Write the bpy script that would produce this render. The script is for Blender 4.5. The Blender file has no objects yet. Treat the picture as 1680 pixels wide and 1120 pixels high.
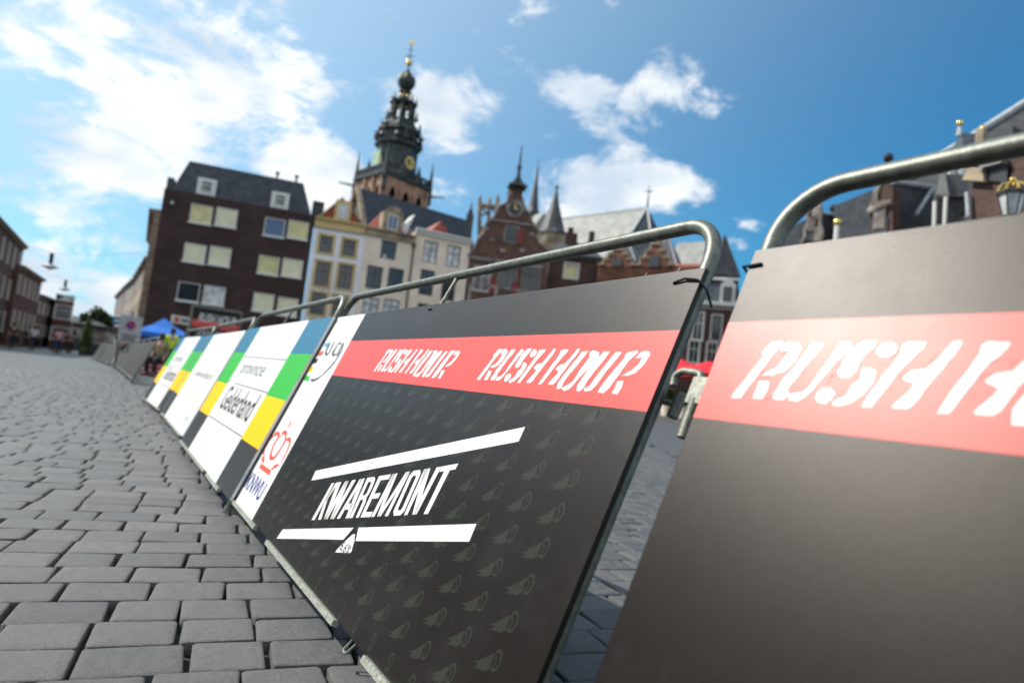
import bpy, math, random
from math import sin, cos, radians as R_, pi
from mathutils import Vector, Matrix
from mathutils.geometry import tessellate_polygon
rnd = random.Random(7)
scene = bpy.context.scene
# ------------------------------------------------------------ camera
FPX, PITCH, ROLL, YAW = 1105.0, R_(4.526), R_(6.494), R_(30.74)   # focal length in pixels of a 1680 px frame
CAM = Vector((-0.5993, 0.0, 0.6953))
FW = Vector((sin(YAW)*cos(PITCH), cos(YAW)*cos(PITCH), sin(PITCH)))
RT0 = Vector((cos(YAW), -sin(YAW), 0)); UP0 = RT0.cross(FW)
RT = RT0*cos(ROLL)+UP0*sin(ROLL); UP = UP0*cos(ROLL)-RT0*sin(ROLL)
cd = bpy.data.cameras.new('camera'); cam = bpy.data.objects.new('camera', cd)
scene.collection.objects.link(cam); scene.camera = cam
cam.matrix_world = Matrix(((RT.x, UP.x, -FW.x, CAM.x), (RT.y, UP.y, -FW.y, CAM.y), (RT.z, UP.z, -FW.z, CAM.z), (0, 0, 0, 1)))
cd.sensor_width = 36; cd.lens = 36*FPX/1680; cd.clip_start = .02; cd.clip_end = 3000
cd.dof.use_dof = True; cd.dof.focus_distance = 1.75; cd.dof.aperture_fstop = 2.3

def ray(px, py):
    return (FW + RT*((px-840)/FPX) - UP*((py-560)/FPX))
def at(px, py, dist):
    """the point seen at photo pixel (px, py) at a horizontal distance from the camera"""
    d = ray(px, py); return CAM + d*(dist/math.hypot(d.x, d.y))
def ground_at(px, py, z=0):
    d = ray(px, py); return CAM + d*((z-CAM.z)/d.z)

# ------------------------------------------------------------ light
SUN_AZ, SUN_EL = R_(-45), R_(45)       # azimuth measured from +Y towards +X
sd = bpy.data.lights.new('sun', 'SUN'); sd.energy = 3.7; sd.angle = R_(.53); sd.color = (1, .955, .88)
so = bpy.data.objects.new('sun', sd); scene.collection.objects.link(so)
SUNV = Vector((sin(SUN_AZ)*cos(SUN_EL), cos(SUN_AZ)*cos(SUN_EL), sin(SUN_EL)))
so.rotation_euler = SUNV.to_track_quat('Z', 'Y').to_euler()
scene.view_settings.view_transform = 'Standard'; scene.view_settings.look = 'None'
scene.view_settings.exposure = 0.55; scene.view_settings.gamma = 1
scene.render.engine = 'CYCLES'; scene.cycles.use_denoising = True
scene.cycles.max_bounces = 6; scene.cycles.sample_clamp_indirect = 6

W = bpy.data.worlds.new('World'); scene.world = W; W.use_nodes = True
nt = W.node_tree; nt.nodes.clear()
def N(nt, typ, **kw):
    n = nt.nodes.new(typ)
    for k, v in kw.items():
        if k.startswith('i_'): n.inputs[int(k[2:]) if k[2:].isdigit() else k[2:]].default_value = v
        else: setattr(n, k, v)
    return n
def mth(nt, op, a, b=None, c=None, clamp=False):
    n = nt.nodes.new('ShaderNodeMath'); n.operation = op; n.use_clamp = clamp
    for i, v in enumerate((a, b, c)):
        if v is None: continue
        if isinstance(v, (int, float)): n.inputs[i].default_value = v
        else: nt.links.new(v, n.inputs[i])
    return n.outputs[0]
def mapr(nt, v, a, b, c=0., d=1., smooth=True):
    n = nt.nodes.new('ShaderNodeMapRange'); n.interpolation_type = 'SMOOTHSTEP' if smooth else 'LINEAR'
    nt.links.new(v, n.inputs[0])
    for i, x in enumerate((a, b, c, d)): n.inputs[i+1].default_value = x
    return n.outputs[0]
def mixc(nt, f, a, b, blend='MIX'):
    n = nt.nodes.new('ShaderNodeMix'); n.data_type = 'RGBA'; n.blend_type = blend
    for s, v in ((n.inputs[0], f), (n.inputs[6], a), (n.inputs[7], b)):
        if isinstance(v, (int, float)): s.default_value = v
        elif isinstance(v, tuple): s.default_value = (*v[:3], 1)
        else: nt.links.new(v, s)
    return n.outputs[2]
def build_sky():
    sky = N(nt, 'ShaderNodeTexSky', sky_type='NISHITA', sun_disc=False, sun_elevation=SUN_EL, sun_rotation=SUN_AZ, altitude=30, air_density=1.0, dust_density=1.2, ozone_density=2.2)
    tc = N(nt, 'ShaderNodeTexCoord'); v = tc.outputs['Generated']
    vn = nt.nodes.new('ShaderNodeVectorMath'); vn.operation = 'NORMALIZE'; nt.links.new(v, vn.inputs[0]); v = vn.outputs[0]
    mp = N(nt, 'ShaderNodeMapping'); nt.links.new(v, mp.inputs[0]); mp.inputs['Scale'].default_value = (1, 1, 1.9)
    n1 = N(nt, 'ShaderNodeTexNoise'); n1.inputs['Scale'].default_value = 6.5; n1.inputs['Detail'].default_value = 9; n1.inputs['Roughness'].default_value = .66; n1.inputs['Distortion'].default_value = .25
    nt.links.new(mp.outputs[0], n1.inputs[0])
    def blob(px, py, rad, amt):
        c = ray(px, py).normalized()
        d = nt.nodes.new('ShaderNodeVectorMath'); d.operation = 'DISTANCE'; nt.links.new(v, d.inputs[0]); d.inputs[1].default_value = c
        return mapr(nt, d.outputs['Value'], 0, rad, amt, 0)
    tot = None
    for b in CLOUDS:
        o = blob(*b); tot = o if tot is None else mth(nt, 'ADD', tot, o)
    for c, rad, amt in FILL_CLOUDS:
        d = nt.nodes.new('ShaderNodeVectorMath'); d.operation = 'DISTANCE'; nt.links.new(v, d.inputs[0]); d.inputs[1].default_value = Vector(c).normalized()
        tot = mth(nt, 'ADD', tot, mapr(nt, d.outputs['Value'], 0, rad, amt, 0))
    dens = mth(nt, 'ADD', mth(nt, 'MULTIPLY', mth(nt, 'SUBTRACT', n1.outputs[0], .5), 4.2), mth(nt, 'SUBTRACT', tot, .12))
    m = mapr(nt, dens, .12, .80)
    # random blue-grey and white mottling inside the clouds
    n2 = N(nt, 'ShaderNodeTexNoise'); n2.inputs['Scale'].default_value = 7; n2.inputs['Detail'].default_value = 6
    nt.links.new(mp.outputs[0], n2.inputs[0])
    sh = mapr(nt, n2.outputs[0], .3, .68)
    ccol = mixc(nt, sh, (5.0, 6.0, 7.1), (9.0, 9.1, 9.2))
    base = mixc(nt, 1., sky.outputs[0], SKYTINT, 'MULTIPLY')
    dsun = nt.nodes.new('ShaderNodeVectorMath'); dsun.operation = 'DISTANCE'; nt.links.new(v, dsun.inputs[0]); dsun.inputs[1].default_value = SUNV
    thin = mapr(nt, dsun.outputs['Value'], .25, 1.52, .8, 0)      # thin veil of high cloud round the sun
    base = mixc(nt, thin, base, (6.7, 8.2, 9.2))
    col = mixc(nt, m, base, ccol)
    bg = N(nt, 'ShaderNodeBackground'); nt.links.new(col, bg.inputs[0]); bg.inputs[1].default_value = .085
    out = N(nt, 'ShaderNodeOutputWorld'); nt.links.new(bg.outputs[0], out.inputs[0])
FILL_CLOUDS = [((-.8, -.7, .5), 1.2, .95), ((.2, -1, .6), 1.1, .85), ((.9, -.6, .5), .8, .5)]      # unseen clouds added behind the camera to fill light onto the facades
SKYTINT = (.18, .86, 1.12)
CLOUDS = [(150, 60, .40, .27), (40, 330, .30, .30), (300, 150, .22, .26), (430, 70, .16, .3), (450, 130, .12, .3), (80, 470, .25, .3), (330, 240, .14, .35), (560, 40, .12, .15),
          (905, 150, .05, .5), (950, 140, .06, .55), (1000, 60, .05, .45), (985, 175, .07, .6), (1040, 100, .07, .6), (1050, 170, .07, .6), (1105, 95, .07, .6), (1090, 150, .06, .45), (1150, 110, .05, .4), (1175, 168, .035, .7), (1215, 170, .03, .6), (1130, 165, .035, .4),
          (700, 175, .07, .6), (760, 180, .07, .65), (815, 170, .05, .5), (765, 125, .035, .5), (720, 290, .09, .6), (800, 310, .08, .5), (500, 280, .09, .7), (560, 270, .08, .65), (470, 265, .06, .4), (560, 320, .1, .5),
          (930, 330, .09, .65), (1000, 310, .09, .7), (1060, 300, .08, .7), (1110, 310, .07, .6), (1160, 318, .05, .5), (900, 215, .03, .4), (845, 220, .03, .35), (1190, 375, .07, .5), (1250, 385, .07, .45), (1300, 380, .05, .4), (1240, 355, .04, .3),
          (1455, 200, .02, .5), (1150, 15, .06, .3), (990, 20, .04, .3), (870, 10, .05, .3), (1560, 80, .6, -.5), (1450, 330, .3, -.3), (1300, 200, .2, -.25)]
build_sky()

# ------------------------------------------------------------ helpers
COL = scene.collection
def lnk(o): COL.objects.link(o); return o
def tag(o, label=None, cat=None, group=None, kind=None):
    if label: o['label'] = label
    if cat: o['category'] = cat
    if group: o['group'] = group
    if kind: o['kind'] = kind
    return o
def empty(name, loc, label, cat, group=None, rz=0):
    o = bpy.data.objects.new(name, None); lnk(o); o.location = loc; o.rotation_euler = (0, 0, rz); o.empty_display_size = .2
    return tag(o, label, cat, group)
def root_of(o):
    while o.parent: o = o.parent
    return o
def mat(name, col, rough=.6, metal=0, spec=.5, var=.0, vscale=6., col2=None, bump=0., bscale=40., coat=0., detail=5, emit=None):
    m = bpy.data.materials.new(name); m.use_nodes = True; t = m.node_tree; b = t.nodes['Principled BSDF']
    b.inputs['Base Color'].default_value = (*col, 1); b.inputs['Roughness'].default_value = rough; b.inputs['Metallic'].default_value = metal
    b.inputs['Specular IOR Level'].default_value = spec; b.inputs['Coat Weight'].default_value = coat
    g = N(t, 'ShaderNodeNewGeometry')
    if var or col2:
        n = N(t, 'ShaderNodeTexNoise'); n.inputs['Scale'].default_value = vscale; n.inputs['Detail'].default_value = detail; n.inputs['Roughness'].default_value = .6
        tc = N(t, 'ShaderNodeTexCoord'); t.links.new(tc.outputs['Object'], n.inputs[0])
        c2 = col2 or tuple(max(0, c*(1-var)) for c in col); c1 = col if col2 else tuple(min(1, c*(1+var)) for c in col)
        t.links.new(mixc(t, mapr(t, n.outputs[0], .35, .65), c1, c2), b.inputs['Base Color'])
    if bump:
        n = N(t, 'ShaderNodeTexNoise'); n.inputs['Scale'].default_value = bscale; n.inputs['Detail'].default_value = 4
        tc = N(t, 'ShaderNodeTexCoord'); t.links.new(tc.outputs['Object'], n.inputs[0])
        bp = N(t, 'ShaderNodeBump'); bp.inputs['Strength'].default_value = bump; bp.inputs['Distance'].default_value = .01
        t.links.new(n.outputs[0], bp.inputs['Height']); t.links.new(bp.outputs[0], b.inputs['Normal'])
    if emit: b.inputs['Emission Color'].default_value = (*emit[:3], 1); b.inputs['Emission Strength'].default_value = emit[3]
    return m
def wallmat(name, col, ang, mortar=(.25, .23, .21), bw=.22, bh=.065, var=.25, rough=.85, contrast=1):
    """brick or slate courses laid along a wall whose horizontal direction makes the angle ang with +X"""
    m = bpy.data.materials.new(name); m.use_nodes = True; t = m.node_tree; b = t.nodes['Principled BSDF']; b.inputs['Roughness'].default_value = rough
    g = N(t, 'ShaderNodeNewGeometry'); s = N(t, 'ShaderNodeSeparateXYZ'); t.links.new(g.outputs['Position'], s.inputs[0])
    h = mth(t, 'ADD', mth(t, 'MULTIPLY', s.outputs[0], cos(ang)), mth(t, 'MULTIPLY', s.outputs[1], sin(ang)))
    c = N(t, 'ShaderNodeCombineXYZ'); t.links.new(h, c.inputs[0]); t.links.new(s.outputs[2], c.inputs[1])
    br = N(t, 'ShaderNodeTexBrick'); t.links.new(c.outputs[0], br.inputs[0]); br.inputs['Scale'].default_value = 1
    br.inputs['Brick Width'].default_value = bw; br.inputs['Row Height'].default_value = bh; br.inputs['Mortar Size'].default_value = .06*bh*contrast
    br.inputs['Color1'].default_value = (*[x*(1+var) for x in col], 1); br.inputs['Color2'].default_value = (*[x*(1-var) for x in col], 1); br.inputs['Mortar'].default_value = (*mortar, 1)
    n = N(t, 'ShaderNodeTexNoise'); t.links.new(g.outputs['Position'], n.inputs[0]); n.inputs['Scale'].default_value = .9; n.inputs['Detail'].default_value = 8; n.inputs['Roughness'].default_value = .65
    k = mapr(t, n.outputs[0], .3, .7, .72, 1.25)
    cc = N(t, 'ShaderNodeCombineColor')
    for i in range(3): t.links.new(k, cc.inputs[i])
    t.links.new(mixc(t, 1., br.outputs[0], cc.outputs[0], 'MULTIPLY'), b.inputs['Base Color'])
    return m

class MB:
    def __init__(s): s.v = []; s.f = []
    def add(s, vs, fs):
        n = len(s.v); s.v += [Vector(p) for p in vs]; s.f += [tuple(i+n for i in f) for f in fs]; return s
    def poly(s, pts): return s.add(pts, [tuple(range(len(pts)))])
    def obox(s, c, ax, ay, az, hx, hy, hz):
        c = Vector(c); P = [c+ax*(i*hx)+ay*(j*hy)+az*(k*hz) for i in (-1, 1) for j in (-1, 1) for k in (-1, 1)]
        return s.add(P, [(0, 1, 3, 2), (4, 6, 7, 5), (0, 4, 5, 1), (2, 3, 7, 6), (0, 2, 6, 4), (1, 5, 7, 3)])
    def box(s, c, d, rz=0):
        return s.obox(c, Vector((cos(rz), sin(rz), 0)), Vector((-sin(rz), cos(rz), 0)), Vector((0, 0, 1)), d[0]/2, d[1]/2, d[2]/2)
    def prism(s, pts, off):
        """extrude a planar outline (list of points) by the vector off"""
        pts = [Vector(p) for p in pts]; n = len(pts); off = Vector(off)
        tri = tessellate_polygon([pts])
        fs = [tuple(t) for t in tri]+[tuple(i+n for i in t[::-1]) for t in tri]+[(i, (i+1) % n, (i+1) % n+n, i+n) for i in range(n)]
        return s.add(pts+[p+off for p in pts], fs)
    def sheet(s, pts):
        pts = [Vector(p) for p in pts]; return s.add(pts, [tuple(t) for t in tessellate_polygon([pts])])
    def tube(s, path, r, n=10, caps=True):
        path = [Vector(p) for p in path]; rs = r if isinstance(r, (list, tuple)) else [r]*len(path)
        vs = []; fs = []; prev = None
        for i, p in enumerate(path):
            a = path[max(0, i-1)]; b = path[min(len(path)-1, i+1)]; t = (b-a).normalized()
            if prev is None: x = t.orthogonal().normalized()
            else: x = (prev - t*prev.dot(t)).normalized()
            prev = x; y = t.cross(x)
            vs += [p+(x*cos(2*pi*k/n)+y*sin(2*pi*k/n))*rs[i] for k in range(n)]
        for i in range(len(path)-1):
            for k in range(n): fs.append((i*n+k, i*n+(k+1) % n, (i+1)*n+(k+1) % n, (i+1)*n+k))
        if caps: fs += [tuple(range(n))[::-1], tuple(range((len(path)-1)*n, len(path)*n))]
        return s.add(vs, fs)
    def lathe(s, c, prof, n=8, ph=0, sx=1):
        c = Vector(c); vs = []; fs = []
        for r, z in prof: vs += [c+Vector((r*cos(ph+2*pi*k/n), r*sin(ph+2*pi*k/n)*sx, z)) for k in range(n)]
        for i in range(len(prof)-1):
            for k in range(n): fs.append((i*n+k, i*n+(k+1) % n, (i+1)*n+(k+1) % n, (i+1)*n+k))
        fs += [tuple(range(n))[::-1], tuple(range((len(prof)-1)*n, len(prof)*n))]
        return s.add(vs, fs)
    def ball(s, c, r, n=8):
        return s.lathe(c, [(max(.02*r, r*sin(pi*i/6)), -r*cos(pi*i/6)) for i in range(7)], n)
    def build(s, name, m, parent=None, smooth=False, local=False, **kw):
        me = bpy.data.meshes.new(name); off = Vector((0, 0, 0))
        if parent is not None and not local: off = root_of(parent).location
        me.from_pydata([tuple(p-off) for p in s.v], [], s.f); me.materials.append(m)
        if smooth:
            me.polygons.foreach_set('use_smooth', [True]*len(me.polygons)); me.set_sharp_from_angle(angle=R_(40))
        me.update(); o = bpy.data.objects.new(name, me); lnk(o)
        if parent is not None: o.parent = parent
        return tag(o, **kw)
def copy_tree(o, parent=None):
    c = o.copy(); lnk(c); c.parent = parent
    for ch in list(o.children): copy_tree(ch, c)
    return c
def fillet(pts, r, n=6):
    """round the inner corners of a poly-line"""
    pts = [Vector(p) for p in pts]; out = [pts[0]]
    for a, b, c in zip(pts, pts[1:], pts[2:]):
        u = (a-b).normalized(); w = (c-b).normalized(); al = u.angle(w)/2; t = r/math.tan(al)
        p = b+u*t; q = b+w*t; o = b+(u+w).normalized()*(r/sin(al))
        x = (p-o).normalized(); ang = pi-2*al; y = (-u - x*(-u).dot(x)).normalized()
        out += [o+(x*cos(ang*i/n)+y*sin(ang*i/n))*r for i in range(n+1)]
    return out+[pts[-1]]
UPZ = Vector((0, 0, 1))
DATA = \
{"rush":[[[0.0398,0.1058],[0.0563,0.1075],[0.0584,0.0996],[0.0448,0.0785],[0.0306,0.0387],[0.0181,0.0115],[0.0018,0.0114],[0.0153,0.0434],[0.033,0.0811],[0.027,0.0883]],[[0.0615,0.102],[0.0656,0.1062],[0.0839,0.1049],[0.091,0.0959],[0.0881,0.076],[0.0766,0.0579],[0.0609,0.0499],[0.0436,0.0496],[0.0484,0.0567],[0.0609,0.0623],[0.0667,0.073],[0.0716,0.0923],[0.059,0.0896]],[[0.0411,0.0406],[0.0576,0.0408],[0.0604,0.0272],[0.057,0.0131],[0.04,0.0118],[0.0401,0.0193]],[[0.1051,0.1054],[0.1228,0.1053],[0.1214,0.0952],[0.1048,0.0641],[0.0916,0.0288],[0.096,0.0246],[0.0892,0.0126],[0.0734,0.0136],[0.0715,0.0213],[0.0761,0.0323],[0.077,0.0433],[0.0921,0.0719]],[[0.1471,0.1052],[0.1615,0.1051],[0.1623,0.0983],[0.1448,0.0655],[0.1273,0.0305],[0.1199,0.0184],[0.1107,0.013],[0.0989,0.014],[0.0962,0.0197],[0.1035,0.0255],[0.1139,0.0261],[0.1216,0.0362],[0.1323,0.067]],[[0.1773,0.1071],[0.1959,0.1083],[0.1938,0.0986],[0.185,0.0841],[0.1799,0.0735],[0.1801,0.0635],[0.1735,0.0526],[0.1616,0.0521],[0.1555,0.0582],[0.1573,0.0679],[0.1593,0.0798],[0.163,0.0943]],[[0.2039,0.1041],[0.2148,0.1053],[0.223,0.0989],[0.2241,0.0902],[0.2162,0.0831],[0.2057,0.0845],[0.199,0.0901],[0.198,0.0963]],[[0.1864,0.0678],[0.1972,0.0681],[0.2056,0.062],[0.2059,0.0476],[0.1995,0.0311],[0.1863,0.0166],[0.1717,0.0105],[0.1631,0.0118],[0.1609,0.017],[0.1674,0.0212],[0.1747,0.0247],[0.1781,0.0326],[0.1804,0.0424],[0.1865,0.0484],[0.1876,0.0547]],[[0.1413,0.0353],[0.1537,0.036],[0.1606,0.0288],[0.1585,0.0196],[0.1519,0.0126],[0.1419,0.013],[0.1363,0.0204],[0.1363,0.0284]],[[0.2337,0.1053],[0.2562,0.1046],[0.2539,0.0974],[0.2356,0.0685],[0.221,0.0323],[0.2134,0.013],[0.2003,0.0123],[0.205,0.0274],[0.2165,0.0584],[0.2292,0.0895],[0.2288,0.1004]],[[0.2853,0.1063],[0.2961,0.1062],[0.2948,0.0974],[0.2819,0.0699],[0.2691,0.0408],[0.2611,0.0198],[0.2554,0.0141],[0.238,0.0142],[0.2384,0.0191],[0.2519,0.0385],[0.2549,0.0479],[0.2418,0.0528],[0.2408,0.0568],[0.2492,0.0657],[0.2643,0.0689],[0.2728,0.0816],[0.2822,0.0978]],[[0.322,0.1053],[0.3444,0.1046],[0.3422,0.0974],[0.3239,0.0685],[0.3093,0.0323],[0.3016,0.013],[0.2885,0.0123],[0.2933,0.0274],[0.3047,0.0584],[0.3174,0.0895],[0.3171,0.1004]],[[0.3736,0.1063],[0.3843,0.1062],[0.383,0.0974],[0.3702,0.0699],[0.3574,0.0408],[0.3493,0.0198],[0.3436,0.0141],[0.3262,0.0142],[0.3267,0.0191],[0.3401,0.0385],[0.3431,0.0479],[0.3301,0.0528],[0.3291,0.0568],[0.3375,0.0657],[0.3525,0.0689],[0.361,0.0816],[0.3705,0.0978]],[[0.3942,0.1002],[0.4156,0.1007],[0.41,0.0854],[0.391,0.0507],[0.3785,0.0242],[0.3806,0.0061],[0.3629,0.0058],[0.3601,0.0228],[0.3753,0.0577],[0.3878,0.084]],[[0.4222,0.0986],[0.4315,0.103],[0.4522,0.0996],[0.4573,0.0883],[0.4439,0.0636],[0.4237,0.0324],[0.408,0.0069],[0.3915,0.002],[0.3819,0.0083],[0.3934,0.0164],[0.4087,0.0259],[0.4164,0.0589],[0.4287,0.0851]],[[0.4672,0.0995],[0.4851,0.1003],[0.4818,0.0862],[0.4637,0.0503],[0.4535,0.0222],[0.4547,0.0145],[0.4446,0.0047],[0.4333,0.0057],[0.429,0.0179],[0.4392,0.0484],[0.4515,0.0791]],[[0.5062,0.0996],[0.5217,0.0997],[0.5184,0.0894],[0.4985,0.0488],[0.4888,0.0218],[0.4789,0.0085],[0.4609,0.0054],[0.4559,0.0109],[0.4689,0.0192],[0.481,0.0498],[0.495,0.0826]],[[0.5416,0.0998],[0.5657,0.1031],[0.5688,0.0975],[0.5522,0.0795],[0.5422,0.0477],[0.5309,0.0189],[0.52,0.0054],[0.5021,0.0054],[0.5057,0.0216],[0.5193,0.0537],[0.5366,0.0862],[0.5356,0.0939]],[[0.5747,0.0963],[0.5844,0.1012],[0.6002,0.1],[0.6043,0.0922],[0.5991,0.0726],[0.5845,0.0525],[0.5656,0.0456],[0.5503,0.046],[0.5585,0.0514],[0.5742,0.0602],[0.5841,0.0736],[0.5875,0.0886],[0.5693,0.0856]],[[0.5453,0.0332],[0.563,0.0349],[0.5645,0.0202],[0.5603,0.0055],[0.5444,0.006],[0.5468,0.0163]]],
"kw":[[[1.0569,0.151],[1.0828,0.1576],[1.0881,0.2897],[1.0644,0.2837]],[[1.0889,0.2112],[1.101,0.293],[1.1187,0.2974],[1.1009,0.235],[1.0966,0.2131]],[[1.0858,0.223],[1.1008,0.2394],[1.1377,0.1715],[1.1128,0.1652]],[[1.1581,0.1766],[1.1846,0.1833],[1.1419,0.3033],[1.112,0.2957]],[[1.1583,0.1767],[1.1872,0.184],[1.197,0.3172],[1.1726,0.311]],[[1.2098,0.1897],[1.2353,0.1962],[1.1972,0.3172],[1.1727,0.311]],[[1.2099,0.1897],[1.2378,0.1968],[1.2515,0.3309],[1.2253,0.3243]],[[1.2581,0.2019],[1.2816,0.2079],[1.3005,0.3433],[1.2804,0.3382]],[[1.3224,0.2182],[1.3483,0.2248],[1.3144,0.3468],[1.2864,0.3397]],[[1.2721,0.234],[1.33,0.2485],[1.3264,0.2675],[1.2759,0.255]],[[1.3512,0.2255],[1.3706,0.2304],[1.351,0.356],[1.3308,0.3509]],[[1.3505,0.3559],[1.379,0.3631],[1.3927,0.3573],[1.3981,0.3415],[1.4014,0.3186],[1.3974,0.302],[1.3862,0.2914],[1.3615,0.2851],[1.3593,0.2995],[1.3782,0.3043],[1.3822,0.3135],[1.3784,0.3393],[1.3719,0.346],[1.3528,0.3412]],[[1.3925,0.2359],[1.4124,0.241],[1.4061,0.2855],[1.398,0.2988],[1.38,0.2942],[1.3858,0.2804]],[[1.4235,0.2438],[1.4433,0.2488],[1.4317,0.3764],[1.4078,0.3703]],[[1.4429,0.2487],[1.4861,0.2597],[1.4857,0.2755],[1.4414,0.2642]],[[1.4376,0.3044],[1.4765,0.3143],[1.4759,0.3304],[1.4362,0.3203]],[[1.4323,0.3613],[1.4829,0.3741],[1.4825,0.3892],[1.4309,0.3762]],[[1.4906,0.2608],[1.5106,0.2658],[1.512,0.3966],[1.4921,0.3916]],[[1.4922,0.3916],[1.5203,0.3987],[1.5431,0.2741],[1.5277,0.2702]],[[1.53,0.2707],[1.5473,0.2751],[1.5916,0.4168],[1.5691,0.411]],[[1.5718,0.2813],[1.5904,0.286],[1.5917,0.4167],[1.5731,0.412]],[[1.6226,0.2942],[1.6589,0.3034],[1.6693,0.3186],[1.6638,0.3685],[1.6456,0.364],[1.65,0.3224],[1.6457,0.3146],[1.6332,0.3114],[1.6274,0.3167],[1.6231,0.3583],[1.6043,0.3535],[1.6092,0.3034]],[[1.6099,0.4213],[1.6453,0.4303],[1.6582,0.4204],[1.6637,0.3693],[1.6456,0.3648],[1.6411,0.4069],[1.6354,0.4125],[1.623,0.4094],[1.6187,0.4014],[1.6231,0.3591],[1.6042,0.3543],[1.5992,0.4054]],[[1.6776,0.3081],[1.6947,0.3124],[1.6889,0.4412],[1.6661,0.4355]],[[1.6663,0.4355],[1.6968,0.4432],[1.7414,0.3243],[1.7206,0.319]],[[1.7246,0.32],[1.7416,0.3243],[1.7504,0.4566],[1.728,0.451]],[[1.7759,0.333],[1.7968,0.3383],[1.8015,0.4571],[1.7757,0.4501]],[[1.7531,0.4421],[1.8258,0.4618],[1.8272,0.4775],[1.7521,0.4571]]],
"bars":[[[0.8458,0.2928],[2.0409,0.6007],[2.0409,0.5646],[0.8558,0.2562]],[[0.8304,0.0631],[1.414,0.2104],[1.3846,0.1664],[0.8183,0.0255]],[[1.4453,0.2181],[2.0241,0.3659],[2.0271,0.3262],[1.4695,0.184]],[[1.429,0.1935],[1.4434,0.1986],[1.4615,0.1826],[1.4774,0.155],[1.471,0.149],[1.373,0.1244],[1.3754,0.1334],[1.395,0.1595]]],
"crown":[[[0.0785,0.2001],[0.2941,0.2016],[0.311,0.1801],[0.0829,0.1791]],[[0.0487,0.235],[0.0368,0.22],[0.0657,0.2112],[0.0999,0.2035],[0.1092,0.2115],[0.0904,0.2281],[0.0312,0.2457],[0.0033,0.2686],[0.0041,0.3002],[0.0326,0.3286],[0.0748,0.3427],[0.1237,0.3376],[0.1242,0.3531],[0.0785,0.361],[0.0269,0.355],[0.0256,0.3436],[-0.0149,0.3159],[-0.0309,0.282],[-0.0129,0.2573],[0.0144,0.2388]],[[0.1422,0.3531],[0.1389,0.3702],[0.1691,0.3803],[0.2182,0.3751],[0.235,0.3621],[0.2696,0.3388],[0.2732,0.3183],[0.2661,0.2839],[0.2575,0.2576],[0.2306,0.2389],[0.1867,0.2342],[0.1528,0.2418],[0.1232,0.2677],[0.1021,0.2997],[0.1032,0.3307],[0.1157,0.3411],[0.1501,0.3496],[0.1922,0.3582],[0.1393,0.3387],[0.1271,0.3205],[0.1322,0.295],[0.152,0.2675],[0.1865,0.2533],[0.2238,0.2567],[0.234,0.2751],[0.2486,0.3066],[0.244,0.3313],[0.2234,0.3543],[0.1869,0.3606]],[[0.255,0.3454],[0.2826,0.3594],[0.3253,0.3584],[0.3494,0.345],[0.3702,0.3191],[0.3822,0.2844],[0.3806,0.2561],[0.3567,0.2302],[0.3243,0.2148],[0.2941,0.2016],[0.2735,0.2064],[0.2977,0.2185],[0.2899,0.2254],[0.3236,0.237],[0.3642,0.2414],[0.3671,0.262],[0.3612,0.2975],[0.3434,0.3277],[0.3217,0.3414],[0.2761,0.3397]],[[0.1747,0.4247],[0.199,0.4228],[0.2048,0.3952],[0.1869,0.394]]],
"uci_blue":[[[0.0148,0.8303],[0.0747,0.8366],[0.0932,0.8139],[0.0443,0.8095]]],
"uci_red":[[[0.0094,0.7844],[0.0764,0.7914],[0.0816,0.7645],[0.0067,0.7615]]],
"uci_grey":[[[-0.0231,0.7452],[0.0568,0.7463],[0.0605,0.7204],[-0.0216,0.72]]],
"uci_yellow":[[[-0.0243,0.6972],[0.0503,0.7036],[0.0647,0.6707],[-0.0154,0.6725]]],
"uci_lime":[[[-0.005,0.6512],[0.0709,0.6533],[0.1049,0.6263],[-0.0117,0.6267]]],
"uci_txt":[[[0.0836,0.8275],[0.092,0.8387],[0.1083,0.8372],[0.1261,0.7871],[0.1558,0.774],[0.1685,0.7785],[0.1505,0.8403],[0.1719,0.8379],[0.1886,0.7786],[0.1679,0.7632],[0.1386,0.7642],[0.1148,0.7737],[0.0975,0.7915]],[[0.2386,0.8307],[0.2665,0.8369],[0.2863,0.8324],[0.2849,0.8218],[0.2494,0.8241],[0.2517,0.7918],[0.261,0.7748],[0.2836,0.7728],[0.2885,0.7813],[0.3045,0.7793],[0.2975,0.7645],[0.2632,0.762],[0.236,0.7703],[0.22,0.7874]],[[0.3031,0.8336],[0.3243,0.8334],[0.3401,0.7691],[0.3353,0.7607],[0.3162,0.7647]],[[0.3066,0.8621],[0.3194,0.864],[0.3271,0.8545],[0.3142,0.8535]],[[0.328,0.8257],[0.3393,0.824],[0.3651,0.7838],[0.3595,0.7424],[0.3297,0.7004],[0.2677,0.6609],[0.2267,0.6382],[0.1665,0.6249],[0.1273,0.6316],[0.1161,0.6398],[0.1671,0.6399],[0.2181,0.6505],[0.2571,0.6668],[0.3072,0.706],[0.3407,0.7462],[0.3463,0.7879]]]}
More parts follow.
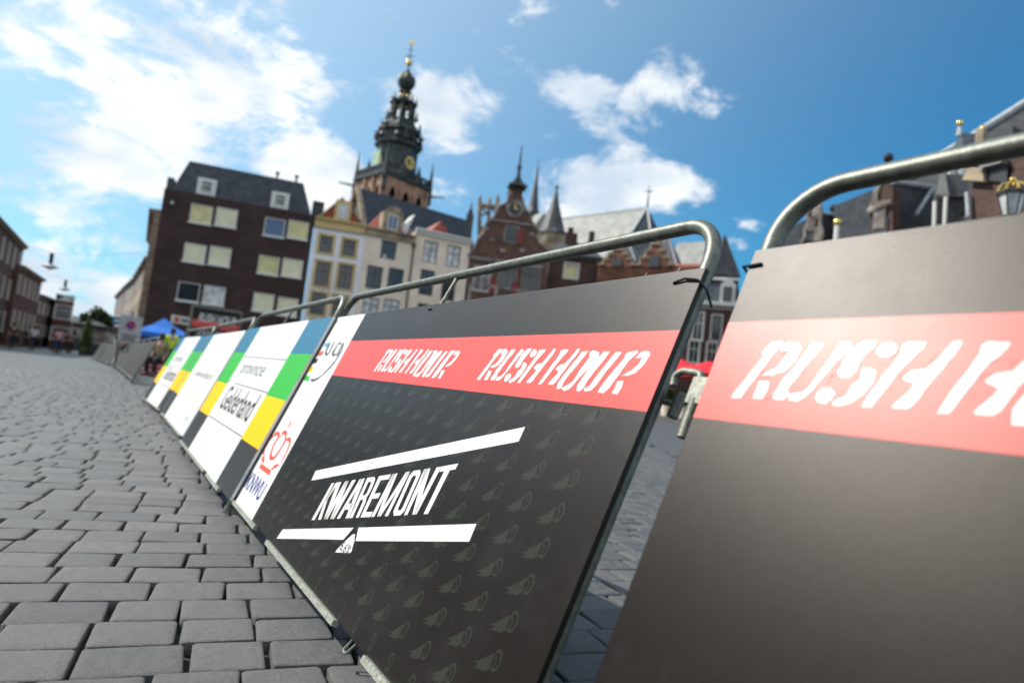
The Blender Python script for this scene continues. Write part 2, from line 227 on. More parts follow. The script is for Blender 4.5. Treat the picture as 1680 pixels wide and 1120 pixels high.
# ------------------------------------------------------------ ground
def gz(x):                      # the square rises gently towards the weigh house
    return 0 if x < 5 else .036*(x-5)*min(1, (x-5)/6)
CD = R_(98.5); CX = Vector((sin(CD), cos(CD), 0)); CY = Vector((cos(CD)*-1, sin(CD), 0))   # along and across the courses
CY = Vector((-CX.y, CX.x, 0))
def stone_mat(name, near):
    m = bpy.data.materials.new(name); m.use_nodes = True; t = m.node_tree; b = t.nodes['Principled BSDF']
    g = N(t, 'ShaderNodeNewGeometry'); tc = N(t, 'ShaderNodeTexCoord')
    def noise(s, d=5, r=.6, src=tc.outputs['Object']):
        n = N(t, 'ShaderNodeTexNoise'); n.inputs['Scale'].default_value = s; n.inputs['Detail'].default_value = d; n.inputs['Roughness'].default_value = r; t.links.new(src, n.inputs[0]); return n.outputs[0]
    grain = noise(330, 4, .75); mid = noise(26, 5); big = noise(.8, 4)
    if near:
        rn = g.outputs['Random Per Island']
        base = mixc(t, rn, (.034, .036, .037), (.125, .120, .108))
        base = mixc(t, mapr(t, rn, .86, .9, 0, .6), base, (.078, .068, .068))
    else:
        s = N(t, 'ShaderNodeSeparateXYZ'); t.links.new(g.outputs['Position'], s.inputs[0])
        u = mth(t, 'ADD', mth(t, 'MULTIPLY', s.outputs[0], CX.x), mth(t, 'MULTIPLY', s.outputs[1], CX.y))
        w = mth(t, 'ADD', mth(t, 'MULTIPLY', s.outputs[0], CY.x), mth(t, 'MULTIPLY', s.outputs[1], CY.y))
        c = N(t, 'ShaderNodeCombineXYZ'); t.links.new(u, c.inputs[0]); t.links.new(w, c.inputs[1])
        br = N(t, 'ShaderNodeTexBrick'); t.links.new(c.outputs[0], br.inputs[0]); br.inputs['Scale'].default_value = 1
        br.inputs['Brick Width'].default_value = .2; br.inputs['Row Height'].default_value = .168; br.inputs['Mortar Size'].default_value = .012; br.inputs['Mortar Smooth'].default_value = .5
        br.inputs['Color1'].default_value = (.045, .048, .05, 1); br.inputs['Color2'].default_value = (.07, .07, .071, 1); br.inputs['Mortar'].default_value = (.012, .011, .01, 1)
        base = br.outputs[0]
    base = mixc(t, mapr(t, mid, .42, .66, 0, .6), base, (.125, .123, .115))
    base = mixc(t, mapr(t, big, .35, .7, 0, .45), base, (.045, .046, .048))
    base = mixc(t, mapr(t, grain, .54, .66, 0, .8), base, (.17, .17, .165))
    base = mixc(t, mapr(t, noise(170, 5, .85), .54, .62, 0, .75), base, (.17, .17, .165))
    base = mixc(t, mapr(t, noise(230, 4, .85), .53, .62, 0, .7), base, (.018, .019, .02))
    base = mixc(t, mapr(t, noise(60, 6, .8), .50, .70, 0, .6), base, (.025, .026, .028))
    base = mixc(t, mapr(t, noise(11, 8, .75), .66, .76, 0, .5), base, (.14, .13, .115))
    t.links.new(base, b.inputs['Base Color']); b.inputs['Roughness'].default_value = .5
    t.links.new(mapr(t, mid, .3, .7, .42, .62), b.inputs['Roughness']); b.inputs['Specular IOR Level'].default_value = .75
    bp = N(t, 'ShaderNodeBump'); bp.inputs['Strength'].default_value = .8; bp.inputs['Distance'].default_value = .005
    hh = mth(t, 'ADD', mth(t, 'MULTIPLY', grain, .9), mth(t, 'ADD', mth(t, 'MULTIPLY', noise(90, 5, .75), .45), mth(t, 'MULTIPLY', noise(14, 4, .6), 2.5)))
    if not near: hh = mth(t, 'ADD', hh, mth(t, 'MULTIPLY', br.outputs['Fac'], -3.))
    t.links.new(hh, bp.inputs['Height']); t.links.new(bp.outputs[0], b.inputs['Normal'])
    return m
M = {}
M['stone'] = stone_mat('cobble_stone', True); M['stone_far'] = stone_mat('paving_far', False)
M['joint'] = mat('joint_earth', (.012, .010, .008), .95, col2=(.02, .032, .008), vscale=2.2, bump=.6, bscale=160)
def stones():
    import numpy as np
    rs = np.random.RandomState(3); V = []; F = []; nv = 0
    o = Vector((-.33, 1.93, 0)); NB = 12
    for r in range(-22, 150):
        off = rs.uniform(0, .2); pos = -9.0+off; hp = .168; wob = rs.uniform(-.0012, .0012)
        while pos < 19:
            ln = .2*rs.uniform(.84, 1.17)
            if rs.rand() < .03: ln *= 1.3
            c = o + CX*(pos+ln/2) + CY*(r*hp + wob + .012*sin(pos*.9+r*.05)); pos += ln
            x, y = c.x, c.y
            if y < -1.2 or y > 23 or x < -1.6-.2*max(y, 0) or x > 2.4+.62*max(y, 0)+ (3 if y < 4 else 0): continue
            if x > 2.5 and y < .5: continue
            jl, jw = rs.uniform(.0025, .008), rs.uniform(.0022, .0042); a = ln/2-jl; b_ = hp/2-jw; rr = rs.uniform(.008, .015)
            sk = rs.uniform(-.005, .005, 4); tx, ty = rs.uniform(-.016, .016, 2); dz = rs.uniform(-.002, .002)
            near = y < 9
            ca = (8, 30, 60, 82) if near else (20, 70)
            ring = []
            for q in range(4):
                sx = (1, -1, -1, 1)[q]; sy = (1, 1, -1, -1)[q]
                for dg in ca:
                    an = R_(dg+90*q); ring.append((sx*(a-rr)+sk[q]+rr*cos(an), sy*(b_-rr)+rr*sin(an)+rs.uniform(-.001, .001)))
            n = len(ring); lv = [(1.0, -.035, .0), (1.0, -.0042, 0), (.0, -.0016, .0028), (.0, 0., .0075), (0, .0006, .03)] if near else [(1, -.02, 0), (1, -.004, 0), (0, 0, .012)]
            base = nv
            for _, z, ins in lv:
                for px, py in ring:
                    f = 1-ins/a; g_ = 1-ins/b_
                    X, Y = px*f, py*g_
                    p = c+CX*X+CY*Y; V.append((p.x, p.y, z+dz+tx*X+ty*Y+gz(p.x)))
            for l in range(len(lv)-1):
                for k in range(n): F.append((base+l*n+k, base+l*n+(k+1) % n, base+(l+1)*n+(k+1) % n, base+(l+1)*n+k))
            F.append(tuple(base+(len(lv)-1)*n+k for k in range(n))); nv += n*len(lv)
    me = bpy.data.meshes.new('cobblestone_pavement'); me.from_pydata(V, [], F); me.materials.append(M['stone'])
    me.polygons.foreach_set('use_smooth', [True]*len(me.polygons)); me.update()
    tag(lnk(bpy.data.objects.new('cobblestone_pavement', me)), 'grey granite cobblestones laid in courses across the market square', kind='structure')
stones()
def ground():
    # a near sheet of joint earth below the stones and one large paved sheet around it, to the horizon
    m = MB(); xs = [-1500, -300, -60, -20, -8, -3, 0, 2, 5, 7, 9, 11, 14, 18, 24, 32, 60, 110, 400, 1500]; ys = [-1500, -300, -40, -1, 4, 8, 12, 16, 22, 30, 60, 150, 400, 1500]
    idx = {}
    for i, x in enumerate(xs):
        for j, y in enumerate(ys): idx[i, j] = len(m.v); m.v.append(Vector((x, y, min(gz(x), gz(60))-.034)))
    for i in range(len(xs)-1):
        for j in range(len(ys)-1): m.f.append((idx[i, j], idx[i+1, j], idx[i+1, j+1], idx[i, j+1]))
    # the paved look begins where the modelled stones end
    g = M['stone_far']; t = g.node_tree; b = t.nodes['Principled BSDF']
    geo = N(t, 'ShaderNodeNewGeometry'); s = N(t, 'ShaderNodeSeparateXYZ'); t.links.new(geo.outputs['Position'], s.inputs[0]); x, y = s.outputs[0], s.outputs[1]
    yp = mth(t, 'MAXIMUM', y, 0.)
    lo = mth(t, 'GREATER_THAN', x, mth(t, 'SUBTRACT', -1.6, mth(t, 'MULTIPLY', yp, .2)))
    hi = mth(t, 'LESS_THAN', x, mth(t, 'ADD', 2.4, mth(t, 'ADD', mth(t, 'MULTIPLY', yp, .62), mth(t, 'MULTIPLY', mth(t, 'LESS_THAN', y, 4.), 3.))))
    yy = mth(t, 'MULTIPLY', mth(t, 'GREATER_THAN', y, -1.2), mth(t, 'LESS_THAN', y, 23.))
    yy = mth(t, 'MULTIPLY', yy, mth(t, 'SUBTRACT', 1., mth(t, 'MULTIPLY', mth(t, 'GREATER_THAN', x, 2.5), mth(t, 'LESS_THAN', y, .5))))
    near = mth(t, 'MULTIPLY', mth(t, 'MULTIPLY', lo, hi), yy)
    src = b.inputs['Base Color'].links[0].from_socket
    nz = N(t, 'ShaderNodeTexNoise'); nz.inputs['Scale'].default_value = 2.; t.links.new(geo.outputs['Position'], nz.inputs[0])
    dirt = mixc(t, mapr(t, nz.outputs[0], .52, .66), (.008, .0065, .0055), (.012, .019, .005))
    t.links.new(mixc(t, near, src, dirt), b.inputs['Base Color'])
    m.build('ground', g, label='grey paved ground of the market square and streets', kind='structure')
ground()

# ------------------------------------------------------------ barriers with boards
LEAN = R_(21.63); BL, BH, ZB = 2.4, .9804, .07
def bmat(name, col, rough=.42, grain=.5, spec=.5, dirt=.0):
    m = bpy.data.materials.new(name); m.use_nodes = True; t = m.node_tree; b = t.nodes['Principled BSDF']
    tc = N(t, 'ShaderNodeTexCoord')
    def noise(s, d=4, r=.6):
        n = N(t, 'ShaderNodeTexNoise'); n.inputs['Scale'].default_value = s; n.inputs['Detail'].default_value = d; n.inputs['Roughness'].default_value = r; t.links.new(tc.outputs['Object'], n.inputs[0]); return n.outputs[0]
    c = mixc(t, mapr(t, noise(3.5, 8, .72), .48, .72, 0, .16+dirt), col, tuple(.5*x+.06 for x in col))
    t.links.new(mixc(t, mapr(t, noise(700, 2, .5), .7, .78, 0, .35*grain), c, (.5, .48, .45)), b.inputs['Base Color'])
    t.links.new(mapr(t, noise(9, 6, .7), .3, .7, rough-.008, rough+.01), b.inputs['Roughness']); b.inputs['Specular IOR Level'].default_value = spec
    b.inputs['Specular Tint'].default_value = (1, .93, .88, 1)
    bp = N(t, 'ShaderNodeBump'); bp.inputs['Strength'].default_value = .35*grain; bp.inputs['Distance'].default_value = .0012
    t.links.new(mth(t, 'ADD', noise(520, 3, .7), mth(t, 'MULTIPLY', noise(60, 5, .6), .3)), bp.inputs['Height']); t.links.new(bp.outputs[0], b.inputs['Normal'])
    return m
M['black'] = bmat('black_print', (.0075, .0052, .0042), .38, .7, .36)
M['pattern'] = bmat('dark_grey_print', (.027, .0285, .021), .38, .5, .36)
M['red'] = bmat('red_print', (.74, .085, .075), .40, .3, .42)
M['white'] = bmat('white_print', (.80, .80, .80), .45, .15, .4)
M['blue'] = bmat('blue_print', (.015, .17, .30), .5, .2, .35)
M['green'] = bmat('green_print', (.025, .46, .05), .55, .2, .3)
M['yellow'] = bmat('yellow_print', (.88, .56, .0), .6, .2, .2)
M['ink'] = bmat('dark_ink', (.03, .032, .038), .4, .3)
M['rail_ink'] = bmat('grey_ink', (.09, .085, .1), .4, .3)
M['crown'] = bmat('orange_red_ink', (.72, .10, .06), .42, .2)
M['navy'] = bmat('navy_ink', (.008, .03, .25), .42, .2)
M['sky_ink'] = bmat('cyan_ink', (.05, .4, .68), .42, .2)
M['galv'] = mat('galvanised_tube', (.21, .222, .19), .42, metal=.45, var=.0, col2=(.13, .138, .118), vscale=38, bump=.12, bscale=500)
M['steel'] = mat('dull_zinc', (.2, .205, .17), .5, metal=.35, var=.25, vscale=60, bump=.12, bscale=300)
M['edge'] = mat('board_edge', (.10, .10, .11), .5, var=.2)
M['trim'] = mat('aluminium_trim', (.42, .44, .38), .45, metal=.5, var=.25, vscale=80, bump=.4, bscale=260)
M['tie'] = mat('black_plastic_tie', (.01, .01, .01), .35)
class Board:
    def __init__(s, x, y, t, label, frame=(.0, 2.385), feet=True, root_mat='black', group='boarded crowd barriers along the course', length=BL):
        t = R_(t); s.L = length; d = Vector((sin(t), cos(t), 0)); far = Vector((x, y, 0))+d*s.L
        s.root = empty('crowd_barrier', far-d*(s.L/2), label, 'crowd barrier', group, -(pi/2+t))
        b = MB(); b.prism([s.P(0, 0, -.012), s.P(s.L, 0, -.012), s.P(s.L, BH, -.012), s.P(0, BH, -.012)], s.P(0, 0, 0)-s.P(0, 0, -.012))
        s.panel = b.build('board', M[root_mat], s.root, local=True)
        f0, f1 = frame; r = .0162; T = 1.118; fr = MB(); w = -.0285
        path = fillet([s.P(f0, -.045, w), s.P(f0, T, w), s.P(f1, T, w), s.P(f1, -.045, w)], .105, 9)
        fr.tube(path, r, 14); fr.tube([s.P(f0, .03, w), s.P(f1, .03, w)], r*.8, 10)
        fr.build('frame', M['galv'], s.root, smooth=True, local=True)
        bars = MB()
        for k in range(1, 12):
            u = f0+(f1-f0)*k/12; bars.tube([s.P(u, .03, w), s.P(u, .93, w)], .006, 6)
        bars.tube([s.P(f0, .93, w), s.P(f1, .93, w)], .009, 6)
        bars.build('infill_bars', M['galv'], s.root, smooth=True, local=True)
        br = MB(); br.tube([s.P(1.15, T-.01, w), s.P(1.135, .955, -.024)], .0075, 8); br.tube([s.P(1.135, .955, -.022), s.P(1.13, .93, w)], .006, 6)
        br.build('brace', M['galv'], s.root, smooth=True, local=True)
        ft = MB()
        for u in (f0, f1):
            ft = MB(); a = s.P(u, -.04, w); ft.tube([a, (a.x, a.y-.004, .02), (a.x, a.y-.004, 0)], [.0165, .0165, .021], 8); ft.build('foot', M['galv'], s.root, smooth=True, local=True)
        for u in (.5, 1.7):
            ft = MB(); a = s.P(u, .03, w); q = s.P(u, .93, w); ft.tube(fillet([q, (q.x, q.y+.3, .02), a], .03, 4), .011, 8); ft.build('rear_strut', M['galv'], s.root, smooth=True, local=True)
    def P(s, u, v, w=0):
        return Vector((u-s.L/2, v*sin(LEAN)-w*cos(LEAN), ZB+v*cos(LEAN)+w*sin(LEAN)))
    def sheet(s, polys, m, name, w=.00025, parent=None, du=0, dv=0):
        b = MB()
        for P in polys: b.sheet([s.P(u+du, v+dv, w) for u, v in P])
        return b.build(name, M[m], parent or s.panel, local=True)
    def rect(s, u0, v0, u1, v1, m, name, w=.00025): return s.sheet([[(u0, v0), (u1, v0), (u1, v1), (u0, v1)]], m, name, w)
    def text(s, body, u0, u1, v0, v1, m, name='lettering', off=.0, w=.0006, shear=0, frac=(0, 1)):
        """lettering: a text outline turned into a mesh, fitted to the box on the board"""
        c = bpy.data.curves.new('t', 'FONT'); c.body = body; c.offset = off; c.shear = shear; c.resolution_u = 3
        o = bpy.data.objects.new('t', c); lnk(o); dg = bpy.context.evaluated_depsgraph_get(); me = bpy.data.meshes.new_from_object(o.evaluated_get(dg))
        bpy.data.objects.remove(o); xs = [p.co.x for p in me.vertices]; ys = [p.co.y for p in me.vertices]
        x0, x1, y0, y1 = min(xs), max(xs), min(ys), max(ys)
        for p in me.vertices:
            p.co = s.P(u0+(p.co.x-x0)/(x1-x0)*(u1-u0), v0+(p.co.y-y0)/(y1-y0)*(v1-v0), w)
        me.materials.clear(); me.materials.append(M[m]); me.name = name
        ob = bpy.data.objects.new(name, me); lnk(ob); ob.parent = s.panel; return ob
    def line(s, u0, v0, u1, v1, m='rail_ink', name='printed_line', h=.006): s.sheet([[(u0, v0), (u1, v1), (u1, v1+h), (u0, v0+h)]], m, name, .0006)
    def tie(s, u, v, du=.07):
        b = MB(); b.tube([s.P(u, v, -.004), s.P(u+.004, v+.001, .003), s.P(u+du*.45, v+.006, .005), s.P(u+du*.9, v+.001, .004), s.P(u+du, v-.003, .0), s.P(u+du+.004, v-.01, -.02), s.P(u+du, v-.03, -.05)] if du > .06 else [s.P(u, v, -.02), s.P(u+.002, v+.002, .003), s.P(u+du, v+.004, .003), s.P(u+du+.002, v+.006, -.006)], .0026, 6)
        b.build('zip_tie', M['tie'], s.root, smooth=True, local=True)
    def trim(s, spans):
        for a, c in spans:
            b = MB(); b.obox(s.P((a+c)/2, -.007, .002), Vector((1, 0, 0)), (s.P(0, 1)-s.P(0, 0)).normalized(), (s.P(0, 0, 1)-s.P(0, 0, 0)).normalized(), (c-a)/2, .0085, .009)
            b.build('edge_trim', M['trim'], s.root, local=True)
def rush(B, u0, v0=.694, sc=1.0, su=1.0, mm='white'):
    polys = []; r2 = random.Random(int(u0*100))
    for P in DATA['rush']:
        Q = []
        for (a, b), (c, d) in zip(P, P[1:]+P[:1]):
            n = max(1, int(math.hypot(c-a, d-b)/.009))
            for k in range(n): Q.append((u0+su*(a+(c-a)*k/n)+r2.uniform(-.0008, .0008), v0+sc*(b+(d-b)*k/n)+r2.uniform(-.0008, .0008)))
        polys.append(Q)
    o = B.sheet(polys, mm, 'stencil_lettering', .0005)
    # fine scratches that run through the white stencil strokes
    sl = []
    for P in polys:
        cx = sum(p[0] for p in P)/len(P); cy = sum(p[1] for p in P)/len(P)
        for k in range(4):
            a = cx+r2.uniform(-.012, .012); b = cy+r2.uniform(-.03, .03); l = r2.uniform(.005, .012)
            sl.append([(a, b), (a+l, b+l*.55), (a+l, b+l*.55+.0009), (a, b+.0009)])
    B.sheet(sl, 'red', 'print_scratches', .0008)

FIG = (1.39, 1.468, .1335, .167); KN = (.012, .352, .070, .149)
# B: the dark board with the climb's name
B = Board(0, .9204, 0, 'black board with KWAREMONT, two RUSH HOUR lines and a white logo strip', frame=(-.06, 2.374))
B.rect(0, 0, .408, BH, 'white', 'logo_strip')
B.rect(.408, .6702, BL, .8407, 'red', 'red_band')
rush(B, .889, su=1.067, sc=.99); rush(B, 1.711, su=1.053, sc=1.0)
B.sheet(DATA['kw'], 'white', 'climb_name', .0005)
B.sheet(DATA['bars'], 'white', 'gradient_bars', .0005)
B.text('6,6%', *FIG, 'ink', 'gradient_figure', off=.0, w=.0009, shear=.3)
B.sheet(DATA['crown'], 'crown', 'crown_emblem', .0005); B.text('KNWU', *KN, 'navy', 'navy_lettering', off=.02)
for k, m in (('blue', 'sky_ink'), ('red', 'crown'), ('grey', 'ink'), ('yellow', 'yellow'), ('lime', 'green')): B.sheet(DATA['uci_'+k], m, 'colour_block', .0005)
B.sheet(DATA['uci_txt'], 'ink', 'swoosh_lettering', .0005)
def flame_icon(cu, cv, k=1.):
    """small printed wheel with flames streaming from it down to the left"""
    out = []; R0, R1 = .0135, .0095
    for i in range(15):          # tyre ring
        a0 = R_(i*24); a1 = R_((i+1)*24)
        out.append([(cu+.006+R1*.92*cos(a0)*1.05, cv+.004+R1*1.5*sin(a0)), (cu+.006+R0*cos(a0), cv+.004+R0*1.5*sin(a0)), (cu+.006+R0*cos(a1), cv+.004+R0*1.5*sin(a1)), (cu+.006+R1*.92*cos(a1)*1.05, cv+.004+R1*1.5*sin(a1))])
    for i in range(8):           # hub ring
        a0 = R_(i*45); a1 = R_(i*45+45); r0, r1 = .0045, .0075
        out.append([(cu+r0*cos(a0), cv+1.4*r0*sin(a0)), (cu+r1*cos(a0), cv+1.4*r1*sin(a0)), (cu+r1*cos(a1), cv+1.4*r1*sin(a1)), (cu+r0*cos(a1), cv+1.4*r0*sin(a1))])
    body = [(-.005, .016), (-.018, .011), (-.022, .005), (-.034, -.001), (-.031, -.005), (-.052, -.013), (-.046, -.015), (-.077, -.03), (-.055, -.026), (-.052, -.030), (-.068, -.040), (-.045, -.034), (-.04, -.036), (-.03, -.030), (-.025, -.034), (-.014, -.026), (-.004, -.02), (-.008, -.010), (-.0085, 0), (-.006, .01)]
    out.append([(cu+a*.78, cv+b*.78) for a, b in body])
    return out
pat = []
for i in range(-1, 20):
    for j in range(0, 10):
        cu = .56+.1142*i; cv = .026+.0698*j
        if .44+.04 < cu-.03 and cu < BL-.03 and cv < .655:
            pat += [[(a, b) for a, b in P if True] for P in flame_icon(cu, cv) if min(p[1] for p in P) > .003 and min(p[0] for p in P) > .412]
B.sheet(pat, 'pattern', 'flame_pattern', .00018)
B.trim([(.0, .52), (.75, 1.6), (1.83, 2.39)])
B.tie(2.328, .95, .074); B.tie(1.12, .957, .02); B.tie(-.015, .955, .03)
b = MB(); P = B.P
b.tube(fillet([P(1.712, .01, -.012), P(1.712, -.032, .004), P(1.735, -.034, .005), P(1.735, .0, -.012)], .006, 4), .0032, 6); b.build('bracket_loop', M['steel'], B.root, smooth=True, local=True)
b = MB(); b.tube([P(2.412, .735, -.05), P(2.412, .685, -.05)], .011, 10); b.tube([P(2.385, .71, -.035), P(2.412, .71, -.05)], .006, 6); b.build('hinge_sleeve', M['galv'], B.root, smooth=True, local=True)
b = MB()
for u, v in ((.66, .985), (1.33, .984), (2.22, .985), (2.318, .987)): b.tube([P(u, v-.01, -.006), P(u+.004, v+.006, -.008)], .003, 6)
b.build('board_clips', M['steel'], B.root, local=True)

# A: nearest board
A = Board(.025, -1.6555, -2.0, 'nearest barrier, plain grey-black board with one RUSH HOUR red band', frame=(.004, 2.385))
A.rect(0, .6702, BL, .8407, 'red', 'red_band')
rush(A, .055, .6975, su=1.0, sc=1.0); rush(A, .88, .6975); rush(A, 1.7, .6975)
A.tie(-.012, .945, .035); A.trim([(0, .6), (.8, 1.6)])
P = A.P; w = -.045
b = MB(); b.tube(fillet([P(-.112, .742, w), P(-.118, .763, w), P(-.10, .772, w), P(-.058, .768, w), P(-.052, .70, w)], .012, 5), .0068, 10)
b.tube([P(-.052, .72, w), P(-.050, .650, w)], .0095, 12); b.build('coupling_hook', M['steel'], A.root, smooth=True, local=True)
b = MB(); b.obox(P(-.046, .735, w-.004), Vector((1, 0, 0)), (P(0, 1)-P(0, 0)).normalized(), (P(0, 0, 1)-P(0, 0, 0)).normalized(), .021, .024, .011); b.build('coupling_block', M['steel'], A.root, local=True)

def province(Bd, left, right, txt, lines=True):
    q = BH/4; Bd.rect(0, 0, BL, BH, 'white', 'white_field', .0002)
    for u0, u1 in ([(0, left)] if left else [])+([(right, BL)] if right else []):
        for k, m in enumerate(('ink', 'yellow', 'green', 'blue')): Bd.rect(u0, .256*k if k else 0, u1, .256*(k+1) if k < 3 else BH, m, 'colour_block', .0004)
C_ = Board(-.0254, 3.3268, .18, 'white provincie Gelderland board with colour blocks at both ends, beside the KWAREMONT board', frame=(.04, 2.34), root_mat='white')
province(C_, .53, 1.93, 1)
C_.line(.53, .732, 1.93, .725); C_.line(.80, .527, 1.93, .524); C_.line(.53, .258, 1.93, .262); C_.line(.53, .53, .6, .529)
C_.text('provincie', .76, 1.54, .575, .70, 'rail_ink', off=.0)
C_.text('Gelderland', .73, 1.82, .338, .51, 'ink', off=.012)
C_.trim([(0, 1.5), (1.62, 2.1)])
D_ = Board(.0118, 6.0025, .14, 'white board with faint GelderlandSport lettering and yellow specks, second behind', frame=(.02, 2.37), root_mat='white')
province(D_, .42, None, 1)
D_.text('GelderlandSport', .80, 2.12, .475, .56, 'rail_ink')
D_.sheet([[(u-.03, v-.012), (u+.03, v-.012), (u, v+.016)] for u, v in ((.66, .69), (.72, .38), (.62, .33), (.9, .4))], 'yellow', 'yellow_speck', .0006)
D_.text('nl', 2.0, 2.15, .1, .16, 'green'); D_.trim([(0, 2.3)])
E_ = Board(.0287, 8.5863, -1.96, 'farthest provincie Gelderland board, seen very obliquely at the end of the row', frame=(.02, 2.37), root_mat='white')
province(E_, .48, 1.88, 1)
E_.line(.48, .73, 1.88, .73); E_.line(.48, .526, 1.88, .526); E_.line(.48, .262, 1.88, .262)
E_.text('provincie', .76, 1.54, .575, .70, 'rail_ink'); E_.text('Gelderland', .73, 1.82, .338, .51, 'ink', off=.012); E_.trim([(0, 2.2)])
# ------------------------------------------------------------ town materials
M['brown'] = None
M['cream_blind'] = mat('cream_blind', (.76, .72, .50), .6, var=.08, vscale=1.3)
M['blind2'] = mat('yellow_curtain', (.66, .60, .30), .7, var=.12, vscale=2)
M['wframe'] = mat('white_window_frame', (.72, .70, .66), .5)
M['dframe'] = mat('dark_window_frame', (.05, .055, .06), .5)
M['glass'] = mat('dark_window_glass', (.02, .028, .035), .08, spec=.8, var=.5, vscale=.7)
M['bglass'] = mat('blue_window_glass', (.03, .10, .22), .1, spec=.8)
M['curtain'] = mat('white_net_curtain', (.58, .6, .6), .5, var=.3, vscale=2.5)
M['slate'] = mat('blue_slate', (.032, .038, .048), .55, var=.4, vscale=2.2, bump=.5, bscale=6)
M['slate_sunlit'] = mat('sunlit_slate', (.24, .235, .215), .6, var=.2, vscale=1.2, bump=.4, bscale=5)  # slate with sunshine painted in as a pale tone
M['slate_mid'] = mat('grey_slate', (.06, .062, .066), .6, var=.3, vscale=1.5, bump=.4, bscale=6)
M['lead'] = mat('lead_flashing', (.42, .44, .45), .5, var=.15, vscale=3)
M['ochre'] = mat('ochre_paint', (.58, .42, .18), .6, var=.12, vscale=3)
M['stone_y'] = mat('yellow_sandstone', (.42, .33, .21), .85, var=.35, vscale=1.1, col2=(.2, .155, .11), bump=.5, bscale=6)
M['stone_g'] = mat('grey_sandstone', (.36, .31, .27), .85, col2=(.14, .115, .1), vscale=1.6, bump=.5, bscale=8)
M['belfry'] = mat('belfry_stone', (.46, .27, .17), .85, col2=(.24, .14, .1), vscale=.5, bump=.5, bscale=3)
M['whiteplaster'] = mat('white_plaster', (.80, .80, .83), .7, var=.06, vscale=.8)
M['creamplaster'] = mat('cream_plaster', (.80, .69, .55), .7, var=.08, vscale=.9)
M['pinkplaster'] = mat('pink_cream_plaster', (.84, .70, .56), .7, var=.08, vscale=.8)
M['redtile'] = mat('red_roof_tiles', (.30, .07, .04), .7, var=.3, vscale=3, bump=.5, bscale=9)
M['copper'] = mat('dark_green_copper', (.022, .028, .027), .5, var=.5, vscale=1., bump=.5, bscale=2.5)
M['patina'] = mat('pale_green_copper', (.38, .52, .34), .55, var=.15, vscale=1)
M['gold'] = mat('gilding', (.9, .62, .2), .22, metal=1)
M['iron'] = mat('dark_iron', (.03, .03, .032), .45, metal=.3)
M['shutter'] = mat('dark_red_shutter', (.22, .015, .012), .5)
M['redbrick'] = wallmat('orange_red_brick', (.30, .10, .055), 0, var=.3)
M['leaf'] = mat('green_leaves', (.075, .14, .02), .6, var=.6, vscale=2.5)
M['leafd'] = mat('dark_green_leaves', (.035, .07, .018), .6, var=.6, vscale=2.5)
M['bark'] = mat('bark', (.07, .055, .04), .9)
M['skin'] = mat('skin', (.48, .28, .2), .5); M['hair'] = mat('dark_hair', (.03, .02, .015), .6)
for k, c in dict(pink=(.62, .27, .27), denim=(.02, .03, .07), dark=(.02, .02, .024), hivis=(.62, .85, .03), khaki=(.30, .28, .12), redc=(.5, .05, .06), whitec=(.7, .7, .72), grey=(.2, .2, .22)).items(): M['c_'+k] = mat('cloth_'+k, c, .8)

class Fac:
    """a vertical wall plane: left and right ends, horizontal axis X, outward normal N"""
    def __init__(s, p1, d1, p2, d2=None):
        A = at(*p1, d1)
        if d2 is None: d2 = (A.z-CAM.z)/(at(*p2, 1.).z-CAM.z)
        B = at(*p2, d2); s.d2 = d2; s.O = Vector((A.x, A.y, 0)); s.H = A.z; D = B-A; D.z = 0; s.W = D.length; s.X = D/s.W; s.N = Vector((s.X.y, -s.X.x, 0)); s.ang = math.atan2(s.X.y, s.X.x)
    def inv(s, px, py):
        r = ray(px, py); P = CAM+r*((s.O-CAM).dot(s.N)/r.dot(s.N)); return (P-s.O).dot(s.X), P.z
    def P(s, u, z, w=0): return s.O+s.X*u+UPZ*z+s.N*w
    def shift(s, px): return [s.inv(*p) for p in px]

def holed_wall(f, W, z0, z1, holes, m, name, root, depth=.16, D=8., u0=0.):
    us = sorted({u0, W} | {min(max(h[k], u0), W) for h in holes for k in (0, 2)}); zs = sorted({z0, z1} | {min(max(h[k], z0), z1) for h in holes for k in (1, 3)})
    b = MB()
    for a, c in zip(us, us[1:]):
        for e, g in zip(zs, zs[1:]):
            mu, mz = (a+c)/2, (e+g)/2
            if any(h[0] < mu < h[2] and h[1] < mz < h[3] for h in holes): continue
            b.poly([f.P(a, e), f.P(c, e), f.P(c, g), f.P(a, g)])
    for h in holes:
        q = [(h[0], h[1]), (h[2], h[1]), (h[2], h[3]), (h[0], h[3])]
        for (a, e), (c, g) in zip(q, q[1:]+q[:1]): b.poly([f.P(a, e), f.P(c, g), f.P(c, g, -depth-.1), f.P(a, e, -depth-.1)])
    b.poly([f.P(u0, z0), f.P(u0, z1), f.P(u0, z1, -D), f.P(u0, z0, -D)]); b.poly([f.P(W, z0), f.P(W, z0, -D), f.P(W, z1, -D), f.P(W, z1)])
    b.poly([f.P(u0, z0, -D), f.P(u0, z1, -D), f.P(W, z1, -D), f.P(W, z0, -D)]); b.poly([f.P(u0, z1, -.0), f.P(W, z1, 0), f.P(W, z1, -D), f.P(u0, z1, -D)])
    return b.build(name, m, root)
